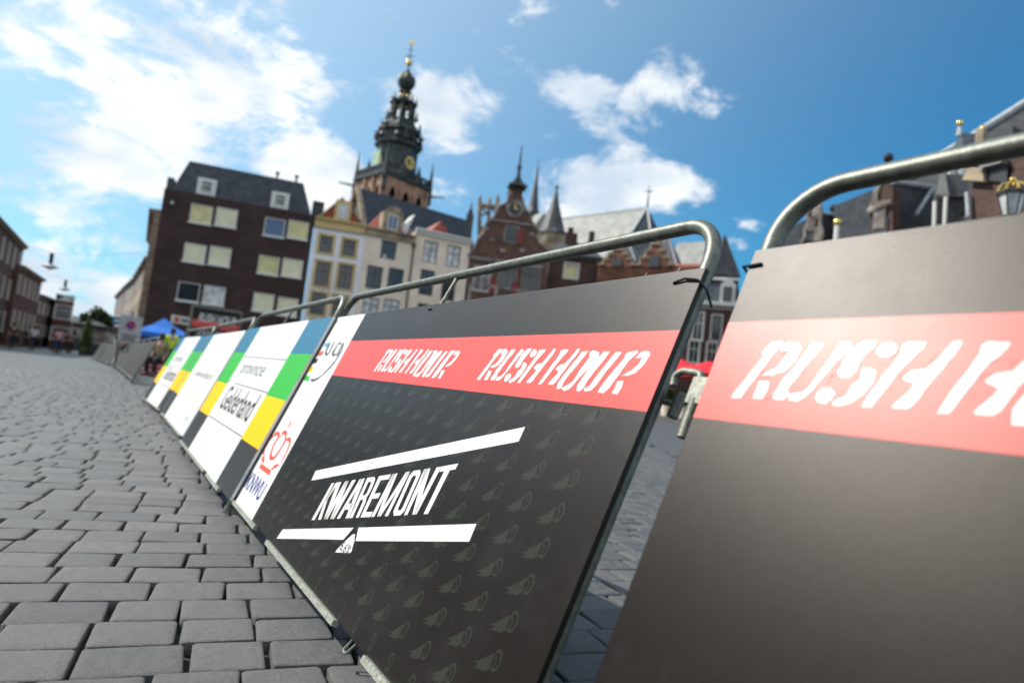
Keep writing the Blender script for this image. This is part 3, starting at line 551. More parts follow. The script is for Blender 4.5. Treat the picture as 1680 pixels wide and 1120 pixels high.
def window(f, u, z, w, h, root, frame='wframe', pane='glass', bars=((0, 1),), t=.07, dep=-.10, surround=None, sw=.14, blindh=0, sill=None):
    """u, z: centre; bars = number of inner vertical and horizontal glazing bars"""
    b = MB(); X, Z, Nn = f.X, UPZ, f.N
    for s in (-1, 1):
        b.obox(f.P(u+s*(w-t)/2, z, dep), X, Z, Nn, t/2, h/2, .035); b.obox(f.P(u, z+s*(h-t)/2, dep), X, Z, Nn, w/2-t, t/2, .033)
    nv, nh = bars
    for i in range(nv): b.obox(f.P(u-w/2+w*(i+1)/(nv+1), z, dep), X, Z, Nn, t*.35, h/2-t, .028)
    for i in range(nh): b.obox(f.P(u, z-h/2+h*(i+1)/(nh+1)+ (h*.12 if nh == 1 else 0), dep), X, Z, Nn, w/2-t, t*.35, .026)
    fo = b.build('window', M[frame], root)
    p = MB(); p.poly([f.P(u-w/2+.01, z-h/2+.01, dep-.02), f.P(u+w/2-.01, z-h/2+.01, dep-.02), f.P(u+w/2-.01, z+h/2-.01, dep-.02), f.P(u-w/2+.01, z+h/2-.01, dep-.02)])
    p.build('pane', M[pane], fo)
    if surround:
        s_ = MB()
        for s in (-1, 1): s_.obox(f.P(u+s*(w+sw)/2, z, .02), X, Z, Nn, sw/2, h/2, .045)
        s_.obox(f.P(u, z+h/2+sw/2, .02), X, Z, Nn, w/2+sw, sw/2, .05); s_.obox(f.P(u, z-h/2-sw/3, .03), X, Z, Nn, w/2+sw, sw/3, .07)
        s_.build('surround', M[surround], fo)
    elif sill:
        s_ = MB(); s_.obox(f.P(u, z-h/2-.05, .03), X, Z, Nn, w/2+.06, .05, .07); s_.build('sill', M[sill], fo)
    return fo
def winset(f, root, specs):
    """specs: px, py, w, h and window() keywords; returns the openings"""
    H = []
    for px, py, w, h, kw in specs:
        u, z = f.inv(px, py); H.append((u-w/2, z-h/2, u+w/2, z+h/2)); window(f, u, z, w, h, root, **kw)
    return H
def fbox(f, u0, u1, z0, z1, w0, w1):
    return MB().obox(f.P((u0+u1)/2, (z0+z1)/2, (w0+w1)/2), f.X, UPZ, f.N, (u1-u0)/2, (z1-z0)/2, (w1-w0)/2)

# ------------------------------------------------------------ brown brick block with mansard roof
K = 55/48
fb = Fac((270, 308.6), 55, (517, 354))
r = empty('apartment_block', fb.P(0, 0), 'dark brown brick block with cream blinds and a slate mansard roof with two white dormers', 'building')
m = wallmat('dark_brown_brick', (.048, .021, .0185), fb.ang, mortar=(.05, .04, .036), var=.18)
rows = [((330, 351), (371.4, 356.6), (450.3, 373), (489, 377)), ((319.4, 414.9), (360.6, 420), (440.6, 434.9), (479.4, 439.4)), ((309, 478.6), (351, 484.3), (432, 495.7), (471.4, 502.9))]
sp = []
for j, row in enumerate(rows):
    for i, p in enumerate(row):
        pane = 'cream_blind' if (i+j) % 3 else 'blind2'
        if (j, i) == (0, 2): pane = 'bglass'
        if (j, i) == (2, 0): pane = 'glass'
        if (j, i) == (2, 1): pane = 'curtain'
        sp.append((*p, 1.32*K*.99, 1.22*K, dict(frame='wframe', pane=pane, bars=(0, 0), t=.075, dep=-.07, sill='wframe')))
holes = winset(fb, r, sp)
ug, zg = fb.inv(420, 560)
holed_wall(fb, fb.W, 0, fb.H, holes, m, 'wall', r, D=11)
fbox(fb, .5, 3.6, .1, 2.3, -.2, .03).build('shop_front', M['glass'], r); fbox(fb, 5, 10, .1, 2.3, -.2, .03).build('shop_front', M['glass'], r)
zr = fb.inv(308, 257)[1]; u1, u2 = fb.inv(308, 257)[0], fb.inv(498.6, 293)[0]; ub1, ub2 = fb.inv(284, 308)[0]-.1, fb.inv(508.6, 350)[0]+.1
b = MB(); a = [fb.P(ub1, fb.H+.02, -.15), fb.P(ub2, fb.H+.02, -.15), fb.P(ub2, fb.H+.02, -10.8), fb.P(ub1, fb.H+.02, -10.8)]; c = [fb.P(u1, zr, -1.1), fb.P(u2, zr, -1.1), fb.P(u2, zr, -9.8), fb.P(u1, zr, -9.8)]
b.add(a+c, [(0, 1, 5, 4), (1, 2, 6, 5), (2, 3, 7, 6), (3, 0, 4, 7), (4, 5, 6, 7)]); rf = b.build('roof', M['slate'], r)
for px, py in ((338.6, 305.7), (459.4, 328)):
    u, z = fb.inv(px, py); s = 1.3
    d = fbox(fb, u-s/2, u+s/2, z-.62, z+.62, -1.6, -.12).build('dormer', M['wframe'], r); window(fb, u, z, .82, .9, d, bars=(0, 1), dep=-.10, t=.08)
    for o in d.children: pass
for px, py in ((454, 290), (486.5, 296)):
    u, z = fb.inv(px, py-10); b = MB(); b.tube([fb.P(u, z-1.2, -2), fb.P(u, z+.3, -2)], .08, 6); b.tube([fb.P(u, z+.3, -2), fb.P(u, z+.45, -2)], .16, 6); b.build('vent_pipe', M['iron'], rf)
fbox(fb, ub2+.02, ub2+.9, fb.H-.1, fb.inv(512, 322)[1], -4, -1.2).build('stair_roof', M['slate'], r)
fbox(fb, -.02, .4, fb.H, fb.H+1, -1.6, -.6).build('chimney', M['slate_mid'], r)
MB().ball(fb.P(*fb.inv(283, 333.5), .12), .12).build('wall_lamp', M['wframe'], r)

def cornice(f, W, H, m, root, h=.5, u0=-.03, name='cornice'):
    b = MB(); b.obox(f.P(W/2, H-h*.5, .1), f.X, UPZ, f.N, W/2-.02, h*.5, .12); b.obox(f.P(W/2, H-.06, .22), f.X, UPZ, f.N, W/2-.02, .07, .2); b.build(name, M[m], root)
def groof(f, u0, u1, z0, z1, D, m, root, w0=0.1, name='roof', hip=0):
    """roof with the ridge parallel to the wall"""
    b = MB(); b.add([f.P(u0, z0, w0), f.P(u1, z0, w0), f.P(u1, z0, -D), f.P(u0, z0, -D), f.P(u0+hip, z1, -D/2), f.P(u1-hip, z1, -D/2)], [(0, 1, 5, 4), (1, 2, 5), (2, 3, 4, 5), (3, 0, 4)]); return b.build(name, M[m], root)
# ------------------------------------------------------------ white house with ochre trim
fw = Fac((518, 356), fb.d2, (601, 370))
r = empty('town_house', fw.P(0, 0), 'narrow white plastered house with ochre cornice, window surrounds and red gabled roof', 'house', 'old houses along the market')
W = fw.W; ow = dict(frame='dframe', bars=(1, 1), surround='ochre', sw=.2)
S_ = [(534.8, 400.8, .95, 1.3), (572.5, 407.3, .95, 1.3), (529, 449.5, 1.05, 1.9), (566.2, 454.2, 1.05, 1.9), (522, 498, 1.05, 1.7), (557, 503, 1.05, 1.7), (520, 545, 1.05, 1.8), (553, 549, 1.05, 1.8)]
H = winset(fw, r, [(a, b, c, d, dict(ow, pane='glass' if i % 2 else 'curtain' if i == 1 else 'glass')) for i, (a, b, c, d) in enumerate(S_)])
holed_wall(fw, W, 0, fw.H-.6, H, M['whiteplaster'], 'wall', r); cornice(fw, W, fw.H, 'ochre', r, .75)
g = [fw.P(.15, fw.H+.01, -.2), fw.P(W-.15, fw.H+.01, -.2), fw.P(W*.46, fw.inv(561.5, 324)[1], -.2)]
MB().prism(g, -fw.N*8).build('roof', M['redtile'], r)
b = MB(); b.tube([g[0]+fw.N*.06, g[2]+fw.N*.06, g[1]+fw.N*.06], .09, 6); b.build('verge_board', M['stone_y'], r)
u, z = fw.inv(562.7, 347); d = fbox(fw, u-.62, u+.62, fw.H-.05, z+.85, -.5, .12).build('dormer', M['ochre'], r); window(fw, u, z-.05, .75, 1.1, d, pane='curtain', dep=.16, bars=(1, 0))
# ------------------------------------------------------------ cream house
fc = Fac((601, 371.7), fw.d2, (682, 388)); W = fc.W
r = empty('town_house', fc.P(0, 0), 'cream plastered house with brown cornice, one open dark attic window and a white roof hatch', 'house', 'old houses along the market')
H = winset(fc, r, [(637.7, 410, 1.25, 1.5, dict(frame='dframe', pane='glass', bars=(0, 0), dep=-.2, t=.04))]+[(a, b, 1.25, c, dict(frame='dframe', bars=(1, 1), pane=p)) for a, b, c, p in ((613.8, 455.3, 1.85, 'glass'), (648.6, 458.8, 1.85, 'glass'), (608, 503, 1.5, 'curtain'), (641.7, 506.4, 1.5, 'curtain'), (605, 550, 1.6, 'glass'), (638, 554, 1.6, 'glass'))])
holed_wall(fc, W, 0, fc.H-.5, H, M['creamplaster'], 'wall', r); cornice(fc, W, fc.H, 'stone_y', r, .6)
groof(fc, .1, W-.2, fc.H+.02, fc.H+2.3, 7, 'redtile', r, -.6, hip=1.6)
u, z = fc.inv(644, 363.6); g = [fc.P(u-.8, fc.H, .1), fc.P(u+.8, fc.H, .1), fc.P(u+.8, z+.75, .1), fc.P(u+.45, z+1.2, .1), fc.P(u-.45, z+1.2, .1), fc.P(u-.8, z+.75, .1)]
d = MB().prism(g, -fc.N*1.5).build('dormer', M['stone_y'], r); window(fc, u, z-.1, .8, 1.2, d, frame='wframe', pane='bglass', bars=(1, 0), dep=.15)
q = [fc.P(*fc.inv(660, 371.5), -.7), fc.P(*fc.inv(668, 382), -.4), fc.P(*fc.inv(685, 349.5), -.9), fc.P(*fc.inv(677, 353.5), -1.0)]
MB().prism(q, Vector((.0, .1, .05))).build('roof_hatch', M['wframe'], r)
b = MB(); dp = [fc.P(*fc.inv(678.5, 405), .1), fc.P(*fc.inv(664, 510), .1)]; dp[1].x, dp[1].y = dp[0].x, dp[0].y; dp[1].z = .3; b.tube(dp, .07, 8); b.tube([dp[0]+UPZ*-.05, dp[0]+UPZ*.25], .16, 6); b.build('downspout', M['iron'], r)
# person leaning in the open window is built with the people
WIN_P = fc.P(*fc.inv(632, 416), -.05)
# ------------------------------------------------------------ pink cream house
fp = Fac((682, 374), fc.d2, (773, 394)); W = fp.W
r = empty('town_house', fp.P(0, 0), 'tall pinkish cream house with white cornice and a small red gable above', 'house', 'old houses along the market')
H = winset(fp, r, [(a, b, 1.2, c, dict(frame='dframe', bars=(1, 1), pane=p)) for a, b, c, p in ((706.2, 413.5, 1.8, 'curtain'), (743.8, 420.5, 1.8, 'curtain'), (700, 463.5, 2.1, 'glass'), (735.7, 472.8, 2.1, 'glass'), (695, 516, 1.8, 'glass'), (731, 521, 1.8, 'glass'))])
holed_wall(fp, W, 0, fp.H-.3, H, M['pinkplaster'], 'wall', r); cornice(fp, W, fp.H, 'wframe', r, .4)
u = fp.inv(725, 373)[0]; MB().prism([fp.P(u-.95, fp.H, -.3), fp.P(u+.95, fp.H, -.3), fp.P(u, fp.H+1.15, -.3)], -fp.N*5).build('roof_gable', M['redtile'], r)
groof(fp, .2, W-.2, fp.H+.0, fp.H+.5, 6, 'slate', r, -.5)

# ------------------------------------------------------------ ornate brick gable house
q5 = lambda a, b: (740+a/4.479, 250+b/4.479)
fg = Fac((773, 400), fp.d2, (908, 410), fp.d2+.8)
r = empty('gabled_brick_house', fg.P(0, 0), 'old red brick house with scrolled gable, round clock and capped lantern spire', 'building')
m = wallmat('old_red_brick', (.11, .05, .034), fg.ang, mortar=(.2, .15, .12), bw=.3, bh=.1, var=.35)
out = [(118, 1180), (125, 760), (165, 720), (195, 640), (240, 590), (262, 520), (318, 470), (345, 400), (400, 378), (420, 350), (432, 262), (530, 266), (522, 330), (530, 380), (560, 440), (590, 455), (588, 505), (640, 565), (650, 600), (642, 655), (712, 720), (700, 1180)]
P2 = [fg.inv(*q5(*p)) for p in out]
MB().prism([fg.P(u, z) for u, z in P2], -fg.N*.5).build('gable', m, r)
u0, u1 = P2[0][0], P2[-1][0]; z1 = P2[1][1]
fbox(fg, u0, u1, 0, P2[0][1], -10, 0).build('wall', m, r)
um, zp = fg.inv(*q5(482, 262))
MB().prism([fg.P(u0+.3, z1-1, -.5), fg.P(u1-.3, z1-1, -.5), fg.P(um, zp-2.6, -.5)], -fg.N*9).build('roof', M['slate_mid'], r)
b = MB(); b.tube([fg.P(u, z, .02) for u, z in P2[1:10]], .13, 6); b.tube([fg.P(u, z, .02) for u, z in P2[12:21]], .13, 6)
for zz, w_ in ((z1-.1, .13), (P2[6][1]-.3, .09)):
    l = [p for p in P2]; ua = min(p[0] for p in P2 if abs(p[1]-zz) < 1.6 and p[0] < um); ub = max(p[0] for p in P2 if abs(p[1]-zz) < 1.6 and p[0] > um); b.obox(fg.P((ua+ub)/2, zz, .03), fg.X, UPZ, fg.N, (ub-ua)/2-.15, w_, .08)
for z_ in (9.6, 7.6, 5.6, 4.8): b.obox(fg.P((u0+u1)/2, z_, .03), fg.X, UPZ, fg.N, (u1-u0)/2, .11, .08)
for a_, b_ in ((430, 300), (430, 340), (260, 560), (640, 620), (350, 500), (590, 600), (300, 640), (380, 720), (520, 720)):
    uu, zz = fg.inv(*q5(a_, b_)); b.obox(fg.P(uu, zz, .02), fg.X, UPZ, fg.N, .22, .14, .06)
for a_ in (345, 510, 680, 150): uu = fg.inv(*q5(a_, 900))[0]; b.obox(fg.P(uu, 7.5, .03), fg.X, UPZ, fg.N, .14, 2.2, .07)
b.build('stone_trim', M['stone_g'], r)
b = MB(); c0, c1, c2 = fg.inv(*q5(415, 245)), fg.inv(*q5(560, 270)), fg.inv(*q5(488, 200)); cc = fg.P((c0[0]+c1[0])/2, c0[1], -.2); hw = (c1[0]-c0[0])/2
b.lathe(cc, [(hw*1.3, 0), (hw*1.3, .1), (hw*.75, .35), (hw*.25, .95), (hw*.2, 1.7), (hw*.32, 1.75), (hw*.32, 1.85), (hw*.16, 2.0), (.05, 3.75)], 4, pi/4+fg.ang); b.build('lantern_cap', M['copper'], r)
b = MB(); cu, cz = fg.inv(*q5(468, 415)); b.tube([fg.P(cu, cz, 0), fg.P(cu, cz, .12)], .78, 20); cl = b.build('clock', M['stone_g'], r)
MB().tube([fg.P(cu, cz, .12), fg.P(cu, cz, .15)], .5, 20).build('clock_face', M['slate'], cl)
b = MB(); b.obox(fg.P(cu, cz+.2, .17), fg.X, UPZ, fg.N, .03, .22, .01); b.obox(fg.P(cu+.12, cz, .17), fg.X, UPZ, fg.N, .14, .03, .012); b.build('clock_hands', M['gold'], cl)
def wn(a, b_, w_, h_, pane='glass', frame='dframe', bars=(1, 1)):
    u, z = fg.inv(*q5(a, b_)); window(fg, u, z, w_, h_, r, frame=frame, pane=pane, dep=.05, bars=bars, surround='stone_g', sw=.12)
    return u, z
u, z = wn(442, 605, 1.0, 1.35, bars=(1, 2))
for s in (1,): fbox(fg, u+.56, u+1.0, z-.72, z+.6, .06, .12).build('shutter', M['shutter'], r)
for a_, b_ in ((225, 930), (415, 900), (585, 925)): wn(a_, b_, 1.35, 2.1, bars=(1, 1), frame='wframe' if a_ == 225 else 'dframe')
for a_, b_ in ((300, 970), (465, 1000)): u, z = fg.inv(*q5(a_, b_)); fbox(fg, u-.25, u+.25, z-.7, z+.6, .02, .1).build('shutter', M['shutter'], r)
# pierced stone remnant and chimney beside the gable
fr_ = Fac((772, 390), fp.d2+3, (822, 398), fp.d2+3)
r = empty('stone_gable_remnant', fr_.P(0, 0), 'weathered pierced stone gable top with pinnacles, left of the scrolled brick gable', 'ruin')
b = MB()
L_ = [fr_.inv(*q5(*p)) for p in ((200, 640), (205, 480), (215, 390), (275, 400), (330, 400), (350, 470), (340, 560))]
b.prism([fr_.P(*p) for p in [fr_.inv(*q5(*x)) for x in ((190, 900), (195, 560), (240, 540), (260, 500), (330, 480), (360, 560), (360, 900))]], -fr_.N*.5)
def bar(a, c, w_=.14): b.tube([fr_.P(*fr_.inv(*q5(*a)), -.2), fr_.P(*fr_.inv(*q5(*c)), -.2)], w_, 6)
bar((208, 600), (212, 350), .2); bar((212, 385), (345, 400), .22); bar((275, 520), (283, 350), .16); bar((338, 520), (342, 340), .2); bar((215, 460), (280, 440), .1); bar((220, 400), (275, 450), .09); bar((290, 400), (335, 450), .09)
for a_ in ((213, 345), (286, 355), (343, 335)): 
    u, z = fr_.inv(*q5(*a_)); b.lathe(fr_.P(u, z-.3, -.2), [(.22, 0), (.1, .25), (.17, .4), (.03, .75)], 6)
b.build('pierced_wall', M['stone_y'], r); fbox(fr_, 0, 2.6, 0, fr_.inv(*q5(200, 880))[1], -1, 0).build('wall', M['stone_g'], r)
u, z = fr_.inv(*q5(142, 450)); ch = MB(); ch.obox(fr_.P(u, z/2, -.4), fr_.X, UPZ, fr_.N, .33, z/2, .3); ch.obox(fr_.P(u, z+.1, -.4), fr_.X, UPZ, fr_.N, .2, .3, .2); ch.lathe(fr_.P(u, z+.3, -.4), [(.17, 0), (.03, .9)], 6)
rc = empty('chimney', fr_.P(u, 0), 'slim dark brick chimney standing between the pink cream house and the stone remnant', 'chimney'); ch.build('stack', M['slate_mid'], rc)

# ------------------------------------------------------------ roofs of the church
def big_roof(root, A, B, run, drop, m, name='roof', hipA=0, hipB=0, both=True):
    A = Vector(A); B = Vector(B); X = (B-A); X.z = 0; X.normalize(); n = Vector((X.y, -X.x, 0))
    e = [A-X*hipA+n*run-UPZ*drop, B+X*hipB+n*run-UPZ*drop, B+X*hipB-n*run-UPZ*drop, A-X*hipA-n*run-UPZ*drop]
    b = MB(); b.add(e+[A, B], [(0, 1, 5, 4), (1, 2, 5), (2, 3, 4, 5), (3, 0, 4)]); b.build(name, m, root)
    w = MB(); ins = .3; g = [p for p in e]; lo = [Vector((p.x, p.y, 0)) for p in e]
    w.add(g+lo, [(0, 4, 5, 1), (1, 5, 6, 2), (2, 6, 7, 3), (3, 7, 4, 0)])
    if hipA == 0: w.add([e[3], e[0], A], [(0, 1, 2)])
    w.build('wall', M['stone_g'], root); return e
f1 = Fac((589.4, 307.9), 108, (766, 361))
A_ = at(589.4, 307.9, 108); B_ = at(766, 361, f1.d2)
r = empty('church_nave', (A_.x, A_.y, 0), 'long blue-grey slate church roof rising behind the plastered houses', 'church')
e = big_roof(r, A_, B_, 8.0, 12.5, M['slate'], hipA=.0)
b = MB(); n_ = (B_-A_).normalized(); b.tube([e[0]-n_*.2, A_-n_*.2, e[3]-n_*.2], .5, 6); b.build('gable_coping', M['stone_y'], r)
# ------------------------------------------------------------ church tower
TD = 135.0; tk = TD/1105
def tp(px, py, d=TD): return at(px, py, d)
T0 = tp(647, 288); ax = Vector((T0.x, T0.y, 0)); yaw0 = math.atan2(T0.x, T0.y)
r = empty('church_tower', ax, 'tall church tower with arched stone belfry and dark tiered spire with gilded balls', 'church tower')
# square belfry, its corner turned towards the square
c0 = tp(632, 283, TD-8.5); cl_ = tp(588, 278, TD); cr_ = tp(706, 294, TD-1.2)
zb = c0.z; C0 = Vector((c0.x, c0.y, 0)); CL = Vector((cl_.x, cl_.y, 0)); CR = Vector((cr_.x, cr_.y, 0)); CB = CL+CR-C0; AX = (CL+CR)/2
def faced(A, B):
    f = Fac.__new__(Fac); f.O = A.copy(); D = B-A; f.W = D.length; f.X = D/f.W; f.N = Vector((f.X.y, -f.X.x, 0)); f.ang = math.atan2(f.X.y, f.X.x); f.H = zb; return f
fL, fR = faced(CL, C0), faced(C0, CR)
for f_ in (fL, fR, faced(CR, CB), faced(CB, CL)):
    H = []; 
    for k in range(3):
        u = f_.W*(.2+.3*k); H.append((u-f_.W*.07, zb-8.2, u+f_.W*.07, zb-3.4))
    b = MB(); us = sorted({0, f_.W} | {h[i] for h in H for i in (0, 2)})
    for a, c in zip(us, us[1:]):
        hole = any(h[0]-1e-6 <= a and c <= h[2]+1e-6 for h in H)
        if not hole: b.poly([f_.P(a, 0), f_.P(c, 0), f_.P(c, zb), f_.P(a, zb)])
        else:
            b.poly([f_.P(a, 0), f_.P(c, 0), f_.P(c, zb-8.2), f_.P(a, zb-8.2)]); n = 6; mu = (a+c)/2
            for i in range(n):       # pointed arch head
                x0, x1 = a+(c-a)*i/n, a+(c-a)*(i+1)/n; h0 = zb-3.4+1.5*(1-abs(2*i/n-1)**1.6); h1 = zb-3.4+1.5*(1-abs(2*(i+1)/n-1)**1.6)
                b.poly([f_.P(x0, h0), f_.P(x1, h1), f_.P(x1, zb), f_.P(x0, zb)])
            for x in (a, c): b.poly([f_.P(x, zb-8.2), f_.P(x, zb-3.4), f_.P(x, zb-3.4, -1.0), f_.P(x, zb-8.2, -1.0)])
    b.build('belfry_wall', M['belfry'], r)
    b = MB(); b.poly([f_.P(0.2, zb-9, -1.0), f_.P(f_.W-.2, zb-9, -1.0), f_.P(f_.W-.2, zb-1, -1.0), f_.P(.2, zb-1, -1.0)]); b.build('belfry_opening', M['iron'], r)  # dark sheet stands in for the shade inside the belfry
    b = MB()
    for k in range(3):
        u = f_.W*(.2+.3*k)
        for q in range(3): b.obox(f_.P(u, zb-7.6+q*.8, -.5), f_.X, (UPZ+f_.N*.6).normalized(), f_.N, f_.W*.07, .2, .05)
    b.build('louvres', M['stone_g'], r)
    b = MB(); b.obox(f_.P(f_.W/2, zb+.25, .2), f_.X, UPZ, f_.N, f_.W/2+.3, .35, .35); b.obox(f_.P(f_.W/2, zb+1.75, .2), f_.X, UPZ, f_.N, f_.W/2+.3, .14, .18)
    nb = 16
    for k in range(nb+1): b.obox(f_.P(f_.W*k/nb, zb+1.1, .2), f_.X, UPZ, f_.N, .14, .6, .12)
    b.build('balustrade', M['copper'], r)
    b = MB()
    for k in (.05, .35, .65, .95): b.obox(f_.P(f_.W*k, zb-5, .15), f_.X, UPZ, f_.N, .28, 4.6, .25)
    b.build('buttress', M['belfry'], r)
b = MB()
for c_ in (C0, CL, CR, CB):
    o_ = (c_-AX).normalized(); b.lathe(c_+UPZ*(zb-3)+o_*.2, [(.55, 0), (.5, 3), (.35, 5), (.05, 8.8)], 6)
    b.tube([c_+UPZ*(zb-1.2), c_+o_*3.4+UPZ*(zb-.9)], [.3, .12], 5)
b.build('pinnacles', M['copper'], r)
b = MB(); b.add([c+UPZ*zb for c in (C0, CL, CB, CR)], [(0, 1, 2, 3)]); b.build('belfry_roof', M['copper'], r)
def zt(py, px): return tp(px, py, TD-3).z
sw_ = TD/1105*.965
def hw(px): return px*sw_/2
# octagonal clock stage, galleries, lantern, bulb
za = zb+.3; z_ = [za, zt(232, 655), zt(205, 658), zt(166, 665), zt(146, 669), zt(141, 670)]
st_ = MB(); r1 = hw(72)
st_.lathe(AX+UPZ*za, [(r1*.98, 0), (r1*.96, z_[1]-za-1.2)], 8, yaw0)
st_.build('clock_stage', M['copper'], r)
ga = MB(); zc = z_[1]-1.2
ga.lathe(AX+UPZ*zc, [(r1*.96, 0), (r1*1.12, .5), (r1*1.12, 1.0), (r1*.9, 1.6), (r1*.86, 3.2), (r1*.98, 3.5), (r1*.96, 4.1), (r1*.66, 5.6), (r1*.6, 6.2)], 8, yaw0)
ga.build('lower_gallery', M['copper'], r)
z3 = zc+6.2; r3 = hw(40); z4 = z_[3]
co = MB()
for k in range(8):
    a = yaw0+k*pi/4; co.tube([AX+Vector((r3*cos(a), r3*sin(a), z3-.3)), AX+Vector((r3*.92*cos(a), r3*.92*sin(a), z4))], .3, 6)
co.lathe(AX+UPZ*z3, [(r3*.30, 0), (r3*.26, z4-z3)], 8, yaw0); co.build('lantern_columns', M['copper'], r)
up = MB(); up.lathe(AX+UPZ*z4, [(r3*.95, -.3), (r3*1.2, .1), (r3*1.2, .4), (r3*.7, .95), (hw(17), 1.15), (hw(16), 2.4), (hw(22), 2.6), (hw(22), 2.8), (hw(12), 3.1), (hw(23), 3.5), (hw(30), 4.3), (hw(31), 5.0), (hw(27), 5.9), (hw(17), 6.5), (hw(7), 7.1), (hw(3), 7.8), (.12, 8.6)], 8, yaw0)
up.build('onion_dome', M['copper'], r)
ztop = z4+8.6; zv = tp(681.5, 64, TD-3).z
b = MB(); b.tube([AX+UPZ*(ztop-1), AX+UPZ*zv], .1, 6); b.obox(AX+UPZ*(zv-2.6), RT0, UPZ, Vector((0, 1, 0)), .9, .07, .07); b.obox(AX+UPZ*(zv-1.4), RT0, UPZ, Vector((0, 1, 0)), .45, .05, .05); b.build('vane_rod', M['iron'], r)
b = MB(); b.ball(AX+UPZ*(ztop+.3), .7, 10); b.build('golden_ball', M['gold'], r, smooth=True)
b = MB(); b.prism([AX+RT0*a+UPZ*(zv+c) for a, c in ((-.5, 0), (.3, -.2), (.9, .5), (.2, .35), (-.1, .9), (-.4, .5))], Vector((.05, .1, 0))); b.build('weather_vane', M['gold'], r)
# clock faces, volutes, dormers and gilded balls round the tiers
def clock(f_, px, py, root):
    o = AX+f_.N*(r1*.93); q = tp(px, py, TD-6); c = Vector((o.x, o.y, q.z)); b = MB(); b.tube([c-f_.N*.8, c+f_.N*.25], 1.35, 24); k = b.build('clock', M['iron'], root)
    b = MB()
    for i in range(12): a = i*pi/6; p = c+f_.N*.28+f_.X*(1.02*cos(a))+UPZ*(1.02*sin(a)); b.obox(p, (f_.X*cos(a)+UPZ*sin(a)), (UPZ*cos(a)-f_.X*sin(a)), f_.N, .26, .12, .03)
    for a, l in ((.9, .75), (-1.2, .95)): d_ = f_.X*cos(a)+UPZ*sin(a); b.obox(c+f_.N*.32+d_*l/2, d_, f_.N.cross(d_), f_.N, l/2, .09, .02)
    b.build('clock_hands', M['gold'], k)
clock(fR, 666.7, 261, r); clock(fL, 640, 258, r)
b = MB(); g = MB(); pt = MB()
for k in range(8):
    a = yaw0+k*pi/4; dd = Vector((cos(a), sin(a), 0)); d2_ = Vector((cos(a+pi/8), sin(a+pi/8), 0))
    for rr_, zz, s_ in ((r1*1.02, zc+1.9, 1.), (r1*.9, zc+4.4, .9), (r3*1.25, z3+.6, .8), (r3*1.05, z4+.9, .55)):
        b.lathe(AX+dd*rr_+UPZ*(zz-.4), [(.42*s_, 0), (.5*s_, .5*s_), (.28*s_, .9*s_), (.3*s_, 1.3*s_), (.04, 2.5*s_)], 6)
        g.ball(AX+dd*rr_*1.04+UPZ*(zz+.2*s_), .20*s_, 6)
    if k % 2: b.lathe(AX+d2_*(r1*1.0)+UPZ*(zc+1.2), [(.8, 0), (.9, .8), (.35, 1.7), (.05, 2.8)], 5)
    b.tube([AX+dd*r1*1.15+UPZ*(zc+3.3), AX+dd*r1*.98+UPZ*(zc+2.2), AX+dd*r1*.86+UPZ*(zc+5.4)], [.25, .35, .12], 5)
    for zz in (z3+2.2, z3+4.6): g.ball(AX+d2_*(r3*.8)+UPZ*zz, .22, 6)
    g.ball(AX+dd*hw(27)+UPZ*(z4+5.6), .22, 6); g.ball(AX+dd*hw(17)+UPZ*(z4+1.9), .2, 6)
b.build('tier_volutes', M['copper'], r); g.build('gilded_knobs', M['gold'], r, smooth=True)
fl = faced(CL, C0); o = AX+fl.N*(r1*.96); b = MB(); b.obox(Vector((o.x, o.y, tp(618, 255, TD-5).z))-fl.X*.6, fl.X, UPZ, fl.N, 1.1, 1.9, .2); b.build('green_panel', M['patina'], r)
b = MB()
for k in range(8):
    a = yaw0+k*pi/4+pi/8; b.lathe(AX+Vector((cos(a), sin(a), 0))*r1*1.25+UPZ*za, [(1.0, 0), (1.0, .8), (.5, 1.9), (.06, 3.6)], 5)
b.build('corner_turrets', M['copper'], r)
# slim spires beside it
def spire(px0, py0, px1, py1, d, rr_, label, name='spire', n=8, wall=None, wl=None):
    a = at(px0, py0, d); t = at(px1, py1, d); r = empty(name, (a.x, a.y, 0), label, 'spire')
    h = a.z; b = MB(); b.lathe(Vector((a.x, a.y, h)), [(rr_*1.12, 0), (rr_*.8, (t.z-h)*.12), (rr_*.3, (t.z-h)*.62), (.05, t.z-h)], n); b.build('roof', M['slate_mid'], r)
    b = MB(); b.lathe(Vector((a.x, a.y, 0)), [(rr_, 0), (rr_, h)], n); b.build('wall', M[wall or 'slate'], r)
    b = MB(); b.tube([Vector((a.x, a.y, t.z-.2)), Vector((a.x, a.y, t.z+(t.z-h)*.09))], .05, 5); b.ball(Vector((a.x, a.y, t.z+.1)), rr_*.12, 6); b.build('finial', M['iron'], r)
    return r
spire(874, 350, 880.6, 268, 112, 1.0, 'needle-thin dark roof spire just right of the scrolled brick gable')
spire(905, 386, 912.6, 309, 66, 1.55, 'pointed slate cone on a round yellow stone stair turret', 'stair_turret', 10, 'stone_y')
